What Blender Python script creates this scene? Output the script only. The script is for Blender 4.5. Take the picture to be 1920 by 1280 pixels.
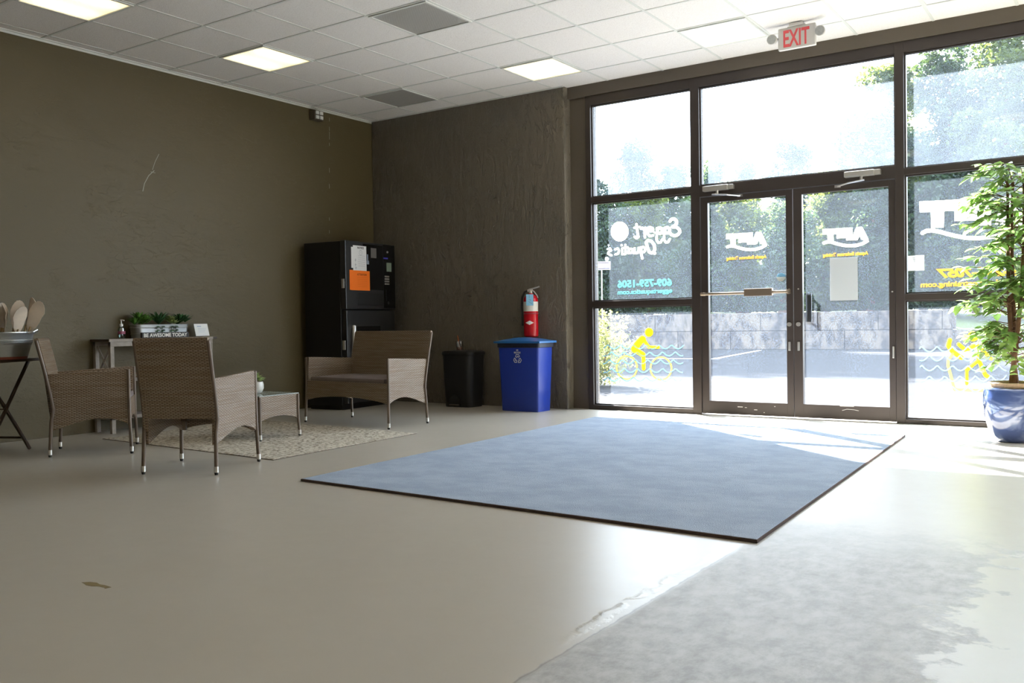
import bpy, bmesh, math, random
from mathutils import Vector, Matrix
from math import sin, cos, pi, radians, hypot

# ------------------------------------------------------------------ scene, camera, light
for o in list(bpy.data.objects): bpy.data.objects.remove(o, do_unlink=True)
S = bpy.context.scene
COL = S.collection
rnd = random.Random(7)

YAW, PITCH, ROLL = 0.5979044, -0.0204061, -0.0151038
FPX = 1705.907
CAM = Vector((7.580257, -8.186296, 0.911053))
_f = Vector((-sin(YAW)*cos(PITCH), cos(YAW)*cos(PITCH), sin(PITCH)))
_r = Vector((cos(YAW), sin(YAW), 0)); _u = _r.cross(_f)
R_ = cos(ROLL)*_r + sin(ROLL)*_u
U_ = -sin(ROLL)*_r + cos(ROLL)*_u
cam = bpy.data.objects.new('camera', bpy.data.cameras.new('camera')); COL.objects.link(cam)
cam.matrix_world = Matrix(((R_.x, U_.x, -_f.x, CAM.x), (R_.y, U_.y, -_f.y, CAM.y), (R_.z, U_.z, -_f.z, CAM.z), (0, 0, 0, 1)))
cam.data.sensor_fit = 'HORIZONTAL'; cam.data.sensor_width = 36; cam.data.lens = FPX/1920*36
cam.data.clip_start = .05; cam.data.clip_end = 400
S.camera = cam
S.view_settings.view_transform = 'Standard'; S.view_settings.look = 'None'
S.view_settings.gamma = 1; S.view_settings.use_curve_mapping = False
S.view_settings.exposure = 1.17
S.cycles.max_bounces = 12; S.cycles.diffuse_bounces = 7; S.cycles.transparent_max_bounces = 24
S.cycles.caustics_reflective = False; S.cycles.caustics_refractive = False

SKY = 5.6
SUN = 52.0
LAMP = .95
w = bpy.data.worlds.new('sky'); S.world = w; w.use_nodes = True
bg = w.node_tree.nodes['Background']; bg.inputs[0].default_value = (.80, .885, 1, 1); bg.inputs[1].default_value = SKY
sd = bpy.data.lights.new('sun', 'SUN'); sd.energy = SUN; sd.angle = radians(.7); sd.color = (1, .955, .93)
sun = bpy.data.objects.new('sun', sd); COL.objects.link(sun)
sun.rotation_euler = Vector((.778, -.627, -.742)).to_track_quat('-Z', 'Y').to_euler()
sun.location = (-20, 20, 25)

H = 3.358
TT = .6096

# ------------------------------------------------------------------ helpers
def pix(px, py):
    return R_*((px-960)/FPX) + U_*(-(py-640)/FPX) + _f
def on_y(px, py, y):
    d = pix(px, py); t = (y-CAM.y)/d.y; p = CAM+t*d; return p
def on_x(px, py, x):
    d = pix(px, py); t = (x-CAM.x)/d.x; return CAM+t*d

class MB:
    def __init__(s): s.bm = bmesh.new()
    def poly(s, pts):
        vs = [s.bm.verts.new(p) for p in pts]
        try: return s.bm.faces.new(vs)
        except ValueError: return None
    def box(s, x0, x1, y0, y1, z0, z1, m=None, bev=0):
        b = bmesh.new(); bmesh.ops.create_cube(b, size=1)
        for v in b.verts:
            v.co = Vector(((x0+x1)/2+v.co.x*(x1-x0), (y0+y1)/2+v.co.y*(y1-y0), (z0+z1)/2+v.co.z*(z1-z0)))
        if bev: bmesh.ops.bevel(b, geom=b.edges[:], offset=bev, segments=2, affect='EDGES', profile=.6)
        s.merge(b, m); return s
    def merge(s, b, m=None):
        if m is not None: b.transform(m)
        mp = {v: s.bm.verts.new(v.co) for v in b.verts}
        for f in b.faces:
            try: s.bm.faces.new([mp[v] for v in f.verts])
            except ValueError: pass
        b.free()
    def tube(s, pts, r, n=10, caps=True):
        pts = [Vector(p) for p in pts]
        rr = r if isinstance(r, (list, tuple)) else [r]*len(pts)
        rings = []; up = None
        for i, p in enumerate(pts):
            t = (pts[min(i+1, len(pts)-1)]-pts[max(i-1, 0)]).normalized()
            if up is None:
                up = Vector((0, 0, 1)) if abs(t.z) < .9 else Vector((1, 0, 0))
            a = up.cross(t)
            if a.length < 1e-5: a = Vector((1, 0, 0)).cross(t)
            a.normalize(); b = t.cross(a); up = b
            rings.append([s.bm.verts.new(p+rr[i]*(cos(2*pi*k/n)*a+sin(2*pi*k/n)*b)) for k in range(n)])
        for A, B in zip(rings, rings[1:]):
            for k in range(n): s.bm.faces.new((A[k], A[(k+1) % n], B[(k+1) % n], B[k]))
        if caps:
            s.bm.faces.new(rings[0][::-1]); s.bm.faces.new(rings[-1])
        return s
    def lathe(s, prof, c=(0, 0, 0), n=32, sx=1, sy=1, cap0=True, cap1=True):
        rings = [[s.bm.verts.new((c[0]+r*sx*cos(2*pi*k/n), c[1]+r*sy*sin(2*pi*k/n), c[2]+z)) for k in range(n)] for r, z in prof]
        for A, B in zip(rings, rings[1:]):
            for k in range(n): s.bm.faces.new((A[k], A[(k+1) % n], B[(k+1) % n], B[k]))
        if cap0: s.bm.faces.new(rings[0][::-1])
        if cap1: s.bm.faces.new(rings[-1])
        return s
    def loft(s, loops, cap0=True, cap1=True):
        rings = [[s.bm.verts.new(p) for p in L] for L in loops]; n = len(rings[0])
        for A, B in zip(rings, rings[1:]):
            for k in range(n): s.bm.faces.new((A[k], A[(k+1) % n], B[(k+1) % n], B[k]))
        if cap0: s.bm.faces.new(rings[0][::-1])
        if cap1: s.bm.faces.new(rings[-1])
        return s
    def prism(s, pts2, to3, d):
        """flat outline pts2, mapped by to3(u,v)->Vector, thickened by vector d"""
        a = [s.bm.verts.new(to3(*p)) for p in pts2]; b = [s.bm.verts.new(to3(*p)+d) for p in pts2]; n = len(a)
        s.bm.faces.new(a); s.bm.faces.new(b[::-1])
        for k in range(n): s.bm.faces.new((a[k], b[k], b[(k+1) % n], a[(k+1) % n]))
        return s
    def stroke(s, pts, wd, to3, d, closed=False, capr=True):
        """round-ended band along 2D points"""
        for i in range(len(pts)-(0 if closed else 1)):
            p = Vector(pts[i]); q = Vector(pts[(i+1) % len(pts)])
            t = (q-p)
            if t.length < 1e-9: continue
            t.normalize(); nn = Vector((-t.y, t.x))*wd/2
            s.prism([tuple(p+nn), tuple(p-nn), tuple(q-nn), tuple(q+nn)], to3, d)
        if capr:
            for p in pts: s.disc(p, wd/2, wd/2, to3, d, 10)
        return s
    def disc(s, c, rx, ry, to3, d, n=28):
        return s.prism([(c[0]+rx*cos(2*pi*k/n), c[1]+ry*sin(2*pi*k/n)) for k in range(n)], to3, d)
    def build(s, name, mat, parent=None, smooth=False, uv=False):
        bmesh.ops.recalc_face_normals(s.bm, faces=s.bm.faces[:])
        me = bpy.data.meshes.new(name); s.bm.to_mesh(me); s.bm.free()
        return link(name, me, mat, parent, smooth, uv)

class Film(MB):
    """thin film cut to the union of its outlines; ax is the axis the film faces, dep its depth (or a function)"""
    def __init__(s, ax='y', dep=0., step=.0012):
        MB.__init__(s); s.polys = []; s.ax = ax; s.dep = dep; s.step = step
    def prism(s, pts2, to3, d):
        P = [to3(*p) for p in pts2]; s.polys.append([((p.y if s.ax == 'x' else p.x), p.z) for p in P]); return s
    def rect(s, a0, a1, z0, z1): s.polys.append([(a0, z0), (a1, z0), (a1, z1), (a0, z1)])
    def build(s, name, mat, parent=None):
        zs = [q[1] for P in s.polys for q in P]; z0, z1 = min(zs), max(zs); n = max(2, int((z1-z0)/s.step)+1); h = (z1-z0)/n
        for i in range(n):
            z = z0+h*(i+.5); iv = []
            for P in s.polys:
                xs = []
                for j in range(len(P)):
                    (xa, za), (xb, zb) = P[j], P[(j+1) % len(P)]
                    if (za <= z) != (zb <= z): xs.append(xa+(z-za)/(zb-za)*(xb-xa))
                xs.sort(); iv += [(xs[j], xs[j+1]) for j in range(0, len(xs)-1, 2)]
            iv.sort(); out = []
            for a, b in iv:
                if out and a <= out[-1][1]: out[-1][1] = max(out[-1][1], b)
                else: out.append([a, b])
            if callable(s.dep):
                cut = []
                for a, b in out:
                    m_ = max(1, int((b-a)/.005)); cut += [(a+(b-a)*q/m_, a+(b-a)*(q+1)/m_) for q in range(m_)]
                out = cut
            for a, b in out:
                def P3(u, w_):
                    dd = s.dep(u, w_) if callable(s.dep) else s.dep
                    return Vector((dd, u, w_)) if s.ax == 'x' else Vector((u, dd, w_))
                s.poly([P3(a, z-h/2), P3(b, z-h/2), P3(b, z+h/2), P3(a, z+h/2)])
        me = bpy.data.meshes.new(name); s.bm.to_mesh(me); s.bm.free(); return link(name, me, mat, parent)

def link(name, me, mat, parent=None, smooth=False, uv=False):
    if mat is not None:
        for m in (mat if isinstance(mat, (list, tuple)) else [mat]): me.materials.append(m)
    if smooth: me.shade_smooth() if smooth is True else me.shade_smooth()
    if smooth == 'auto' or smooth is True:
        try:
            me.set_sharp_from_angle(angle=radians(38))
        except Exception: pass
    if uv:
        L = me.uv_layers.new(name='UVMap')
        for p in me.polygons:
            n = p.normal; ax = max(range(3), key=lambda i: abs(n[i]))
            for li in p.loop_indices:
                c = me.vertices[me.loops[li].vertex_index].co
                L.data[li].uv = ((c.y, c.z), (c.x, c.z), (c.x, c.y))[ax]
    o = bpy.data.objects.new(name, me); COL.objects.link(o)
    if parent is not None: o.parent = parent
    return o

def tag(o, label=None, cat=None, group=None, kind=None):
    if label: o['label'] = label
    if cat: o['category'] = cat
    if group: o['group'] = group
    if kind: o['kind'] = kind
    return o
def thing(name, label, cat, loc=(0, 0, 0), rz=0, group=None):
    o = bpy.data.objects.new(name, None); COL.objects.link(o); o.empty_display_size = .1
    o.location = loc; o.rotation_euler = (0, 0, rz)
    return tag(o, label, cat, group)
def struct(o): o['kind'] = 'structure'; return o
def structgroup(name):
    o = bpy.data.objects.new(name, None); COL.objects.link(o); o.empty_display_size = .1
    return struct(o)
def dup(root, loc, rz, label, group=None):
    r = root.copy(); COL.objects.link(r); r.location = loc; r.rotation_euler = (0, 0, rz); r['label'] = label
    if group: r['group'] = group
    for ch in list(root.children):
        c = ch.copy(); COL.objects.link(c); c.parent = r
        for g in ch.children:
            k = g.copy(); COL.objects.link(k); k.parent = c
    return r
def text(name, body, size, mat, parent, M, width=None, mirror=False, depth=.001, fat=0., shear=0., align='LEFT'):
    cu = bpy.data.curves.new(name, 'FONT'); cu.body = body; cu.size = size; cu.extrude = depth/2; cu.offset = fat; cu.shear = shear
    cu.resolution_u = 3
    t = bpy.data.objects.new(name, cu); COL.objects.link(t)
    bpy.context.view_layer.update()
    me = bpy.data.meshes.new_from_object(t.evaluated_get(bpy.context.evaluated_depsgraph_get()))
    bpy.data.objects.remove(t, do_unlink=True)
    xs = [v.co.x for v in me.vertices]; ys = [v.co.y for v in me.vertices]
    x0, x1, y0, y1 = min(xs), max(xs), min(ys), max(ys)
    sx = (width/(x1-x0)) if width else 1
    for v in me.vertices:
        x = (v.co.x-x0)*sx; y = v.co.y
        if align == 'CENTER': x -= (x1-x0)*sx/2
        if mirror: x = -x
        v.co = M @ Vector((x, y, v.co.z))
    if mirror: me.flip_normals()
    me.materials.clear()
    return link(name, me, mat, parent)

# ------------------------------------------------------------------ materials
def new(name):
    m = bpy.data.materials.new(name); m.use_nodes = True; nt = m.node_tree
    return m, nt, nt.nodes['Principled BSDF']
def N(nt, t, **k):
    n = nt.nodes.new(t)
    for a, b in k.items(): setattr(n, a, b)
    return n
def simple(name, col, rough=.5, metal=0, spec=.5, noise=0, nscale=8, bump=0, bscale=60, emit=None):
    m, nt, p = new(name)
    p.inputs['Base Color'].default_value = (*col, 1); p.inputs['Roughness'].default_value = rough
    p.inputs['Metallic'].default_value = metal; p.inputs['Specular IOR Level'].default_value = spec
    tc = N(nt, 'ShaderNodeTexCoord')
    if noise:
        n = N(nt, 'ShaderNodeTexNoise'); n.inputs['Scale'].default_value = nscale; n.inputs['Detail'].default_value = 5
        nt.links.new(tc.outputs['Object'], n.inputs['Vector'])
        mx = N(nt, 'ShaderNodeMix', data_type='RGBA')
        mx.inputs[6].default_value = (*[c*(1-noise) for c in col], 1); mx.inputs[7].default_value = (*[min(1, c*(1+noise)) for c in col], 1)
        nt.links.new(n.outputs['Fac'], mx.inputs[0]); nt.links.new(mx.outputs[2], p.inputs['Base Color'])
    if bump:
        n = N(nt, 'ShaderNodeTexNoise'); n.inputs['Scale'].default_value = bscale; n.inputs['Detail'].default_value = 3
        nt.links.new(tc.outputs['Object'], n.inputs['Vector'])
        b = N(nt, 'ShaderNodeBump'); b.inputs['Strength'].default_value = bump; b.inputs['Distance'].default_value = .01
        nt.links.new(n.outputs['Fac'], b.inputs['Height']); nt.links.new(b.outputs['Normal'], p.inputs['Normal'])
    if emit:
        p.inputs['Emission Color'].default_value = (*emit[0], 1); p.inputs['Emission Strength'].default_value = emit[1]
    return m
def math_(nt, op, a, b=None, clamp=False):
    n = N(nt, 'ShaderNodeMath', operation=op); n.use_clamp = clamp
    for i, v in enumerate((a, b)):
        if v is None: continue
        if isinstance(v, (int, float)): n.inputs[i].default_value = v
        else: nt.links.new(v, n.inputs[i])
    return n.outputs[0]
def sstep(nt, v, a, b):
    n = N(nt, 'ShaderNodeMapRange', interpolation_type='SMOOTHSTEP')
    n.inputs['From Min'].default_value = a; n.inputs['From Max'].default_value = b
    nt.links.new(v, n.inputs['Value']); return n.outputs[0]
def mixc(nt, f, a, b):
    n = N(nt, 'ShaderNodeMix', data_type='RGBA')
    for i, v in ((6, a), (7, b)):
        if isinstance(v, tuple): n.inputs[i].default_value = (*v, 1)
        else: nt.links.new(v, n.inputs[i])
    if isinstance(f, (int, float)): n.inputs[0].default_value = f
    else: nt.links.new(f, n.inputs[0])
    return n.outputs[2]
def noise(nt, vec, scale, detail=4, rough=.5, dist=0):
    n = N(nt, 'ShaderNodeTexNoise'); n.inputs['Scale'].default_value = scale; n.inputs['Detail'].default_value = detail
    n.inputs['Roughness'].default_value = rough; n.inputs['Distortion'].default_value = dist
    nt.links.new(vec, n.inputs['Vector']); return n.outputs['Fac']
def mapping(nt, vec, sc=(1, 1, 1), loc=(0, 0, 0), rot=(0, 0, 0)):
    n = N(nt, 'ShaderNodeMapping'); n.inputs['Scale'].default_value = sc; n.inputs['Location'].default_value = loc; n.inputs['Rotation'].default_value = rot
    nt.links.new(vec, n.inputs['Vector']); return n.outputs[0]

def mat_wall(name, vertical):
    m, nt, p = new(name)
    co = N(nt, 'ShaderNodeTexCoord').outputs['Object']
    sc = (1.6, 1.6, .55) if vertical else (1, .8, 1.9)
    v = mapping(nt, co, sc)
    n1 = noise(nt, v, 4.5 if vertical else 7.0, 5, .6, 1.0 if vertical else .7)
    ridge = math_(nt, 'ABSOLUTE', math_(nt, 'SUBTRACT', n1, .5))
    rid = math_(nt, 'SUBTRACT', 1, sstep(nt, ridge, .0, .020 if vertical else .013))
    msk = sstep(nt, noise(nt, mapping(nt, co, (1, 1, 1), (3.1, 1.7, .4)), 4.5 if vertical else 5.0, 4), *((.42, .52) if vertical else (.47, .60)))
    h = math_(nt, 'MULTIPLY', rid, msk)
    n3 = noise(nt, mapping(nt, co, sc, (7, 2, 5)), 9, 6, .6, .6)
    n4 = noise(nt, co, 90, 2)
    hh = math_(nt, 'ADD', math_(nt, 'MULTIPLY', h, 1.1 if vertical else .26), math_(nt, 'ADD', math_(nt, 'MULTIPLY', n3, .8), math_(nt, 'MULTIPLY', n4, .10)))
    b = N(nt, 'ShaderNodeBump'); b.inputs['Strength'].default_value = .75; b.inputs['Distance'].default_value = .045 if vertical else .006
    nt.links.new(hh, b.inputs['Height']); nt.links.new(b.outputs['Normal'], p.inputs['Normal'])
    big = noise(nt, co, .8, 3)
    spots = sstep(nt, noise(nt, mapping(nt, co, (1, 1, 1.2), (9, 4, 2)), 14, 4, .6), .70, .76)
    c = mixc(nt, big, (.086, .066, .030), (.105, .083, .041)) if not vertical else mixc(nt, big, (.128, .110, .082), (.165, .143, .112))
    c = mixc(nt, math_(nt, 'MULTIPLY', spots, .55), c, (.045, .042, .034))
    nt.links.new(c, p.inputs['Base Color'])
    p.inputs['Roughness'].default_value = .42 if vertical else .55; p.inputs['Specular IOR Level'].default_value = .5 if vertical else .35
    return m

def mat_floor():
    m, nt, p = new('sealed_concrete_floor')
    co = N(nt, 'ShaderNodeNewGeometry').outputs['Position']
    sx = N(nt, 'ShaderNodeSeparateXYZ'); nt.links.new(co, sx.inputs[0]); X, Y = sx.outputs[0], sx.outputs[1]
    nz = noise(nt, co, 2.2, 6, .65); nf = noise(nt, co, 11, 6, .6); ns = noise(nt, co, 60, 3)
    base = mixc(nt, nz, (.412, .375, .314), (.455, .420, .362))
    # bare concrete where the coating has worn off
    wob = math_(nt, 'MULTIPLY', math_(nt, 'SUBTRACT', nz, .5), .9)
    wob2 = math_(nt, 'MULTIPLY', math_(nt, 'SUBTRACT', nf, .5), .5)
    ed = math_(nt, 'ADD', wob, wob2)
    a = sstep(nt, math_(nt, 'ADD', X, math_(nt, 'MULTIPLY', wob2, .12)), 6.27, 6.31)
    bq = math_(nt, 'SUBTRACT', 1, sstep(nt, math_(nt, 'ADD', X, ed), 7.07, 7.19))
    c1 = math_(nt, 'SUBTRACT', 1, sstep(nt, math_(nt, 'ADD', Y, ed), -4.9, -3.7))
    msk = math_(nt, 'MULTIPLY', math_(nt, 'MULTIPLY', a, bq), c1)
    mott = noise(nt, co, 8.5, 9, .74, .3)
    mot2 = noise(nt, mapping(nt, co, (1, .45, 1), (0, 0, 0), (0, 0, .5)), 24, 6, .75)
    conc = mixc(nt, sstep(nt, math_(nt, 'ADD', math_(nt, 'MULTIPLY', mott, .6), math_(nt, 'MULTIPLY', mot2, .4)), .36, .62), (.225, .218, .205), (.43, .425, .415))
    col = mixc(nt, math_(nt, 'MULTIPLY', msk, .80), base, conc)
    # dark rim of the worn patch
    rim = math_(nt, 'MULTIPLY', math_(nt, 'MULTIPLY', sstep(nt, msk, .1, .5), math_(nt, 'SUBTRACT', 1, sstep(nt, msk, .6, .98))), .22)
    col = mixc(nt, rim, col, (.17, .155, .13))
    # peeled ridge along the slab joint
    jx = math_(nt, 'ABSOLUTE', math_(nt, 'SUBTRACT', math_(nt, 'ADD', X, math_(nt, 'MULTIPLY', wob2, .16)), 6.235))
    jm = math_(nt, 'MULTIPLY', math_(nt, 'SUBTRACT', 1, sstep(nt, jx, .005, .03)), math_(nt, 'SUBTRACT', 1, sstep(nt, Y, -4.7, -4.6)))
    jm = math_(nt, 'MULTIPLY', jm, sstep(nt, noise(nt, co, 6, 4), .42, .52))
    jm = math_(nt, 'MULTIPLY', jm, sstep(nt, Y, -6.1, -5.7))
    col = mixc(nt, math_(nt, 'MULTIPLY', jm, .75), col, (.52, .5, .46))
    # slab joint line
    jl = math_(nt, 'SUBTRACT', 1, sstep(nt, math_(nt, 'ABSOLUTE', math_(nt, 'SUBTRACT', math_(nt, 'ADD', X, math_(nt, 'MULTIPLY', wob2, .05)), 6.285)), .001, .006))
    jl = math_(nt, 'MULTIPLY', jl, math_(nt, 'SUBTRACT', 1, sstep(nt, Y, -4.8, -4.6)))
    col = mixc(nt, math_(nt, 'MULTIPLY', jl, .6), col, (.16, .14, .12))
    spk = sstep(nt, noise(nt, co, 34, 2), .79, .82)
    col = mixc(nt, math_(nt, 'MULTIPLY', spk, .35), col, (.2, .17, .13))
    nt.links.new(col, p.inputs['Base Color'])
    r = math_(nt, 'ADD', .30, math_(nt, 'ADD', math_(nt, 'MULTIPLY', msk, .16), math_(nt, 'MULTIPLY', nf, .10)))
    nt.links.new(r, p.inputs['Roughness']); p.inputs['Specular IOR Level'].default_value = .5
    hgt = math_(nt, 'ADD', math_(nt, 'MULTIPLY', nf, .25), math_(nt, 'ADD', math_(nt, 'MULTIPLY', jm, 1.2), math_(nt, 'MULTIPLY', msk, -.5)))
    b = N(nt, 'ShaderNodeBump'); b.inputs['Strength'].default_value = .22; b.inputs['Distance'].default_value = .006
    nt.links.new(hgt, b.inputs['Height']); nt.links.new(b.outputs['Normal'], p.inputs['Normal'])
    return m

def mat_tile():
    m, nt, p = new('ceiling_tile')
    co = N(nt, 'ShaderNodeTexCoord').outputs['Object']
    s = sstep(nt, noise(nt, co, 110, 3, .7), .38, .55)
    c = mixc(nt, s, (.72, .69, .665), (.79, .765, .745)); nt.links.new(c, p.inputs['Base Color'])
    p.inputs['Roughness'].default_value = .9; p.inputs['Specular IOR Level'].default_value = .1
    b = N(nt, 'ShaderNodeBump'); b.inputs['Strength'].default_value = .35; b.inputs['Distance'].default_value = .003
    nt.links.new(s, b.inputs['Height']); nt.links.new(b.outputs['Normal'], p.inputs['Normal'])
    return m

def mat_wicker(name, ca, cb):
    m, nt, p = new(name)
    uv = N(nt, 'ShaderNodeTexCoord').outputs['UV']
    sx = N(nt, 'ShaderNodeSeparateXYZ'); nt.links.new(uv, sx.inputs[0]); U, V = sx.outputs[0], sx.outputs[1]
    per_v, per_u = .0088, .0165
    row = math_(nt, 'FLOOR', math_(nt, 'DIVIDE', V, per_v))
    par = math_(nt, 'MODULO', math_(nt, 'ABSOLUTE', row), 2)
    us = math_(nt, 'ADD', math_(nt, 'MULTIPLY', math_(nt, 'DIVIDE', U, per_u), pi), math_(nt, 'MULTIPLY', par, pi/1))
    over = math_(nt, 'ADD', math_(nt, 'MULTIPLY', math_(nt, 'SINE', us), .5), .5)
    prof = math_(nt, 'ABSOLUTE', math_(nt, 'SINE', math_(nt, 'MULTIPLY', V, pi/per_v)))
    prof = math_(nt, 'POWER', prof, .6)
    h = math_(nt, 'MULTIPLY', prof, math_(nt, 'ADD', .25, math_(nt, 'MULTIPLY', over, .75)))
    cn = N(nt, 'ShaderNodeCombineXYZ'); nt.links.new(row, cn.inputs[1]); nt.links.new(math_(nt, 'MULTIPLY', U, 3), cn.inputs[0])
    wn = noise(nt, cn.outputs[0], .9, 3)
    c = mixc(nt, sstep(nt, wn, .35, .65), ca, cb)
    c = mixc(nt, sstep(nt, h, .05, .5), (ca[0]*.28, ca[1]*.25, ca[2]*.22), c)
    nt.links.new(c, p.inputs['Base Color']); p.inputs['Roughness'].default_value = .42
    b = N(nt, 'ShaderNodeBump'); b.inputs['Strength'].default_value = 1; b.inputs['Distance'].default_value = .004
    nt.links.new(h, b.inputs['Height']); nt.links.new(b.outputs['Normal'], p.inputs['Normal'])
    return m

def mat_carpet(name, a, b_, sc, st=(1, 1, 1), lo=.4, hi=.6, fine=(.85, 1.1), dark=None):
    m, nt, p = new(name)
    co = N(nt, 'ShaderNodeTexCoord').outputs['Object']; v = mapping(nt, co, st)
    n1 = sstep(nt, noise(nt, v, sc, 6, .7), lo, hi); n2 = noise(nt, co, 190, 2)
    c = mixc(nt, n1, a, b_)
    if dark:
        c = mixc(nt, math_(nt, 'MULTIPLY', sstep(nt, noise(nt, mapping(nt, co, (1, 1, 1), (5, 3, 0)), 7, 6, .8), .66, .74), .55), c, dark)
    hs = N(nt, 'ShaderNodeHueSaturation'); nt.links.new(c, hs.inputs['Color'])
    nt.links.new(math_(nt, 'ADD', .72, math_(nt, 'MULTIPLY', n2, .56)), hs.inputs['Value'])
    nt.links.new(hs.outputs[0], p.inputs['Base Color']); p.inputs['Roughness'].default_value = 1; p.inputs['Specular IOR Level'].default_value = .05
    b = N(nt, 'ShaderNodeBump'); b.inputs['Strength'].default_value = .8; b.inputs['Distance'].default_value = .006
    nt.links.new(n2, b.inputs['Height']); nt.links.new(b.outputs['Normal'], p.inputs['Normal'])
    return m

def mat_glass(name='dusty_glass', dust=.05):
    m, nt, p = new(name); nt.nodes.remove(p); out = nt.nodes['Material Output']
    tr = N(nt, 'ShaderNodeBsdfTransparent'); tr.inputs[0].default_value = (.95, .975, .98, 1)
    gl = N(nt, 'ShaderNodeBsdfGlossy'); gl.inputs['Roughness'].default_value = .03
    tl = N(nt, 'ShaderNodeBsdfTranslucent'); tl.inputs[0].default_value = (.66, .80, 1, 1)
    co = N(nt, 'ShaderNodeTexCoord').outputs['Object']
    f = math_(nt, 'MULTIPLY', math_(nt, 'ADD', .6, math_(nt, 'MULTIPLY', noise(nt, mapping(nt, co, (1, 1, .5)), 3, 6, .7), .8)), dust)
    m1 = N(nt, 'ShaderNodeMixShader'); nt.links.new(f, m1.inputs[0]); nt.links.new(tr.outputs[0], m1.inputs[1]); nt.links.new(tl.outputs[0], m1.inputs[2])
    lw = N(nt, 'ShaderNodeLayerWeight'); lw.inputs['Blend'].default_value = .5
    fr = math_(nt, 'ADD', .03, math_(nt, 'MULTIPLY', math_(nt, 'POWER', lw.outputs['Facing'], 5), .8))
    m2 = N(nt, 'ShaderNodeMixShader'); nt.links.new(fr, m2.inputs[0]); nt.links.new(m1.outputs[0], m2.inputs[1]); nt.links.new(gl.outputs[0], m2.inputs[2])
    nt.links.new(m2.outputs[0], out.inputs[0]); return m
def mat_clear(name, col=(.95, .98, .97), fac=.12):
    m, nt, p = new(name); nt.nodes.remove(p); out = nt.nodes['Material Output']
    tr = N(nt, 'ShaderNodeBsdfTransparent'); tr.inputs[0].default_value = (*col, 1)
    gl = N(nt, 'ShaderNodeBsdfGlossy'); gl.inputs['Roughness'].default_value = .08
    m2 = N(nt, 'ShaderNodeMixShader'); m2.inputs[0].default_value = fac
    nt.links.new(tr.outputs[0], m2.inputs[1]); nt.links.new(gl.outputs[0], m2.inputs[2]); nt.links.new(m2.outputs[0], out.inputs[0]); return m
def mat_thin(name, col, trans=.5, tcol=None, rough=.6, vary=0, vscale=3):
    """film, paper or leaf: reflects on the lit side and lets light through"""
    m, nt, p = new(name); nt.nodes.remove(p); out = nt.nodes['Material Output']
    d = N(nt, 'ShaderNodeBsdfPrincipled'); d.inputs['Base Color'].default_value = (*col, 1); d.inputs['Roughness'].default_value = rough
    d.inputs['Specular IOR Level'].default_value = .3
    t = N(nt, 'ShaderNodeBsdfTranslucent'); t.inputs[0].default_value = (*(tcol or col), 1)
    if vary:
        co = N(nt, 'ShaderNodeNewGeometry').outputs['Position']
        n = sstep(nt, noise(nt, co, vscale, 4), .3, .7)
        nt.links.new(mixc(nt, n, tuple(c*(1-vary) for c in col), tuple(min(1, c*(1+vary)) for c in col)), d.inputs['Base Color'])
        tc = tcol or col
        nt.links.new(mixc(nt, n, tuple(c*(1-vary) for c in tc), tuple(min(1, c*(1+vary)) for c in tc)), t.inputs[0])
    x = N(nt, 'ShaderNodeMixShader'); x.inputs[0].default_value = trans
    nt.links.new(d.outputs[0], x.inputs[1]); nt.links.new(t.outputs[0], x.inputs[2]); nt.links.new(x.outputs[0], out.inputs[0]); return m

def mat_lens(name, strength, col):
    m, nt, p = new(name)
    co = N(nt, 'ShaderNodeTexCoord').outputs['Object']
    sx = N(nt, 'ShaderNodeSeparateXYZ'); nt.links.new(co, sx.inputs[0])
    p.inputs['Roughness'].default_value = .35
    wv = math_(nt, 'SINE', math_(nt, 'MULTIPLY', sx.outputs[0], 330)); wv2 = math_(nt, 'SINE', math_(nt, 'MULTIPLY', sx.outputs[1], 330))
    b = N(nt, 'ShaderNodeBump'); b.inputs['Strength'].default_value = .3; b.inputs['Distance'].default_value = .002
    nt.links.new(math_(nt, 'MULTIPLY', wv, wv2), b.inputs['Height']); nt.links.new(b.outputs['Normal'], p.inputs['Normal'])
    if strength:
        p.inputs['Base Color'].default_value = (.6, .58, .5, 1)
        # two tubes glow through the lens
        g = math_(nt, 'MULTIPLY', math_(nt, 'ADD', math_(nt, 'COSINE', math_(nt, 'MULTIPLY', sx.outputs[0], 2*pi/.29)), 1.0), .5)
        g2 = math_(nt, 'SUBTRACT', 1, math_(nt, 'MULTIPLY', math_(nt, 'POWER', math_(nt, 'ABSOLUTE', math_(nt, 'MULTIPLY', sx.outputs[1], 3.5)), 4), .45))
        e = math_(nt, 'MULTIPLY', math_(nt, 'MULTIPLY', math_(nt, 'SUBTRACT', 1.08, math_(nt, 'MULTIPLY', g, .28)), g2), strength)
        p.inputs['Emission Color'].default_value = (*col, 1); nt.links.new(e, p.inputs['Emission Strength'])
    else:
        p.inputs['Base Color'].default_value = (*col, 1)
    return m

M = {}
M['wall_side'] = mat_wall('textured_plaster_side', False)
M['wall_back'] = mat_wall('textured_plaster_back', True)
M['floor'] = mat_floor()
M['tile'] = mat_tile()
M['tbar'] = simple('grid_white', (.62, .63, .60), .5)
M['cream'] = simple('cream_bounce_wall', (.66, .60, .50), .8)  # unseen right and rear walls, made pale to bounce light back
M['bronze'] = simple('bronze_aluminium', (.044, .034, .030), .40, .30, .5, .15, 5)
M['brown_paint'] = simple('brown_paint', (.105, .085, .065), .5, 0, .4, .12, 4, .2, 30)
M['glass'] = mat_glass('dusty_glass', .0105)
M['glass_top'] = mat_glass('dusty_glass_high', .028)
M['glass_mid'] = mat_glass('dusty_glass_mid', .022)
M['white_vinyl'] = mat_thin('white_vinyl', (.85, .85, .85), .5)
M['yellow_vinyl'] = mat_thin('yellow_vinyl', (.95, .72, .02), .16, (1, .68, .004))
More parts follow.
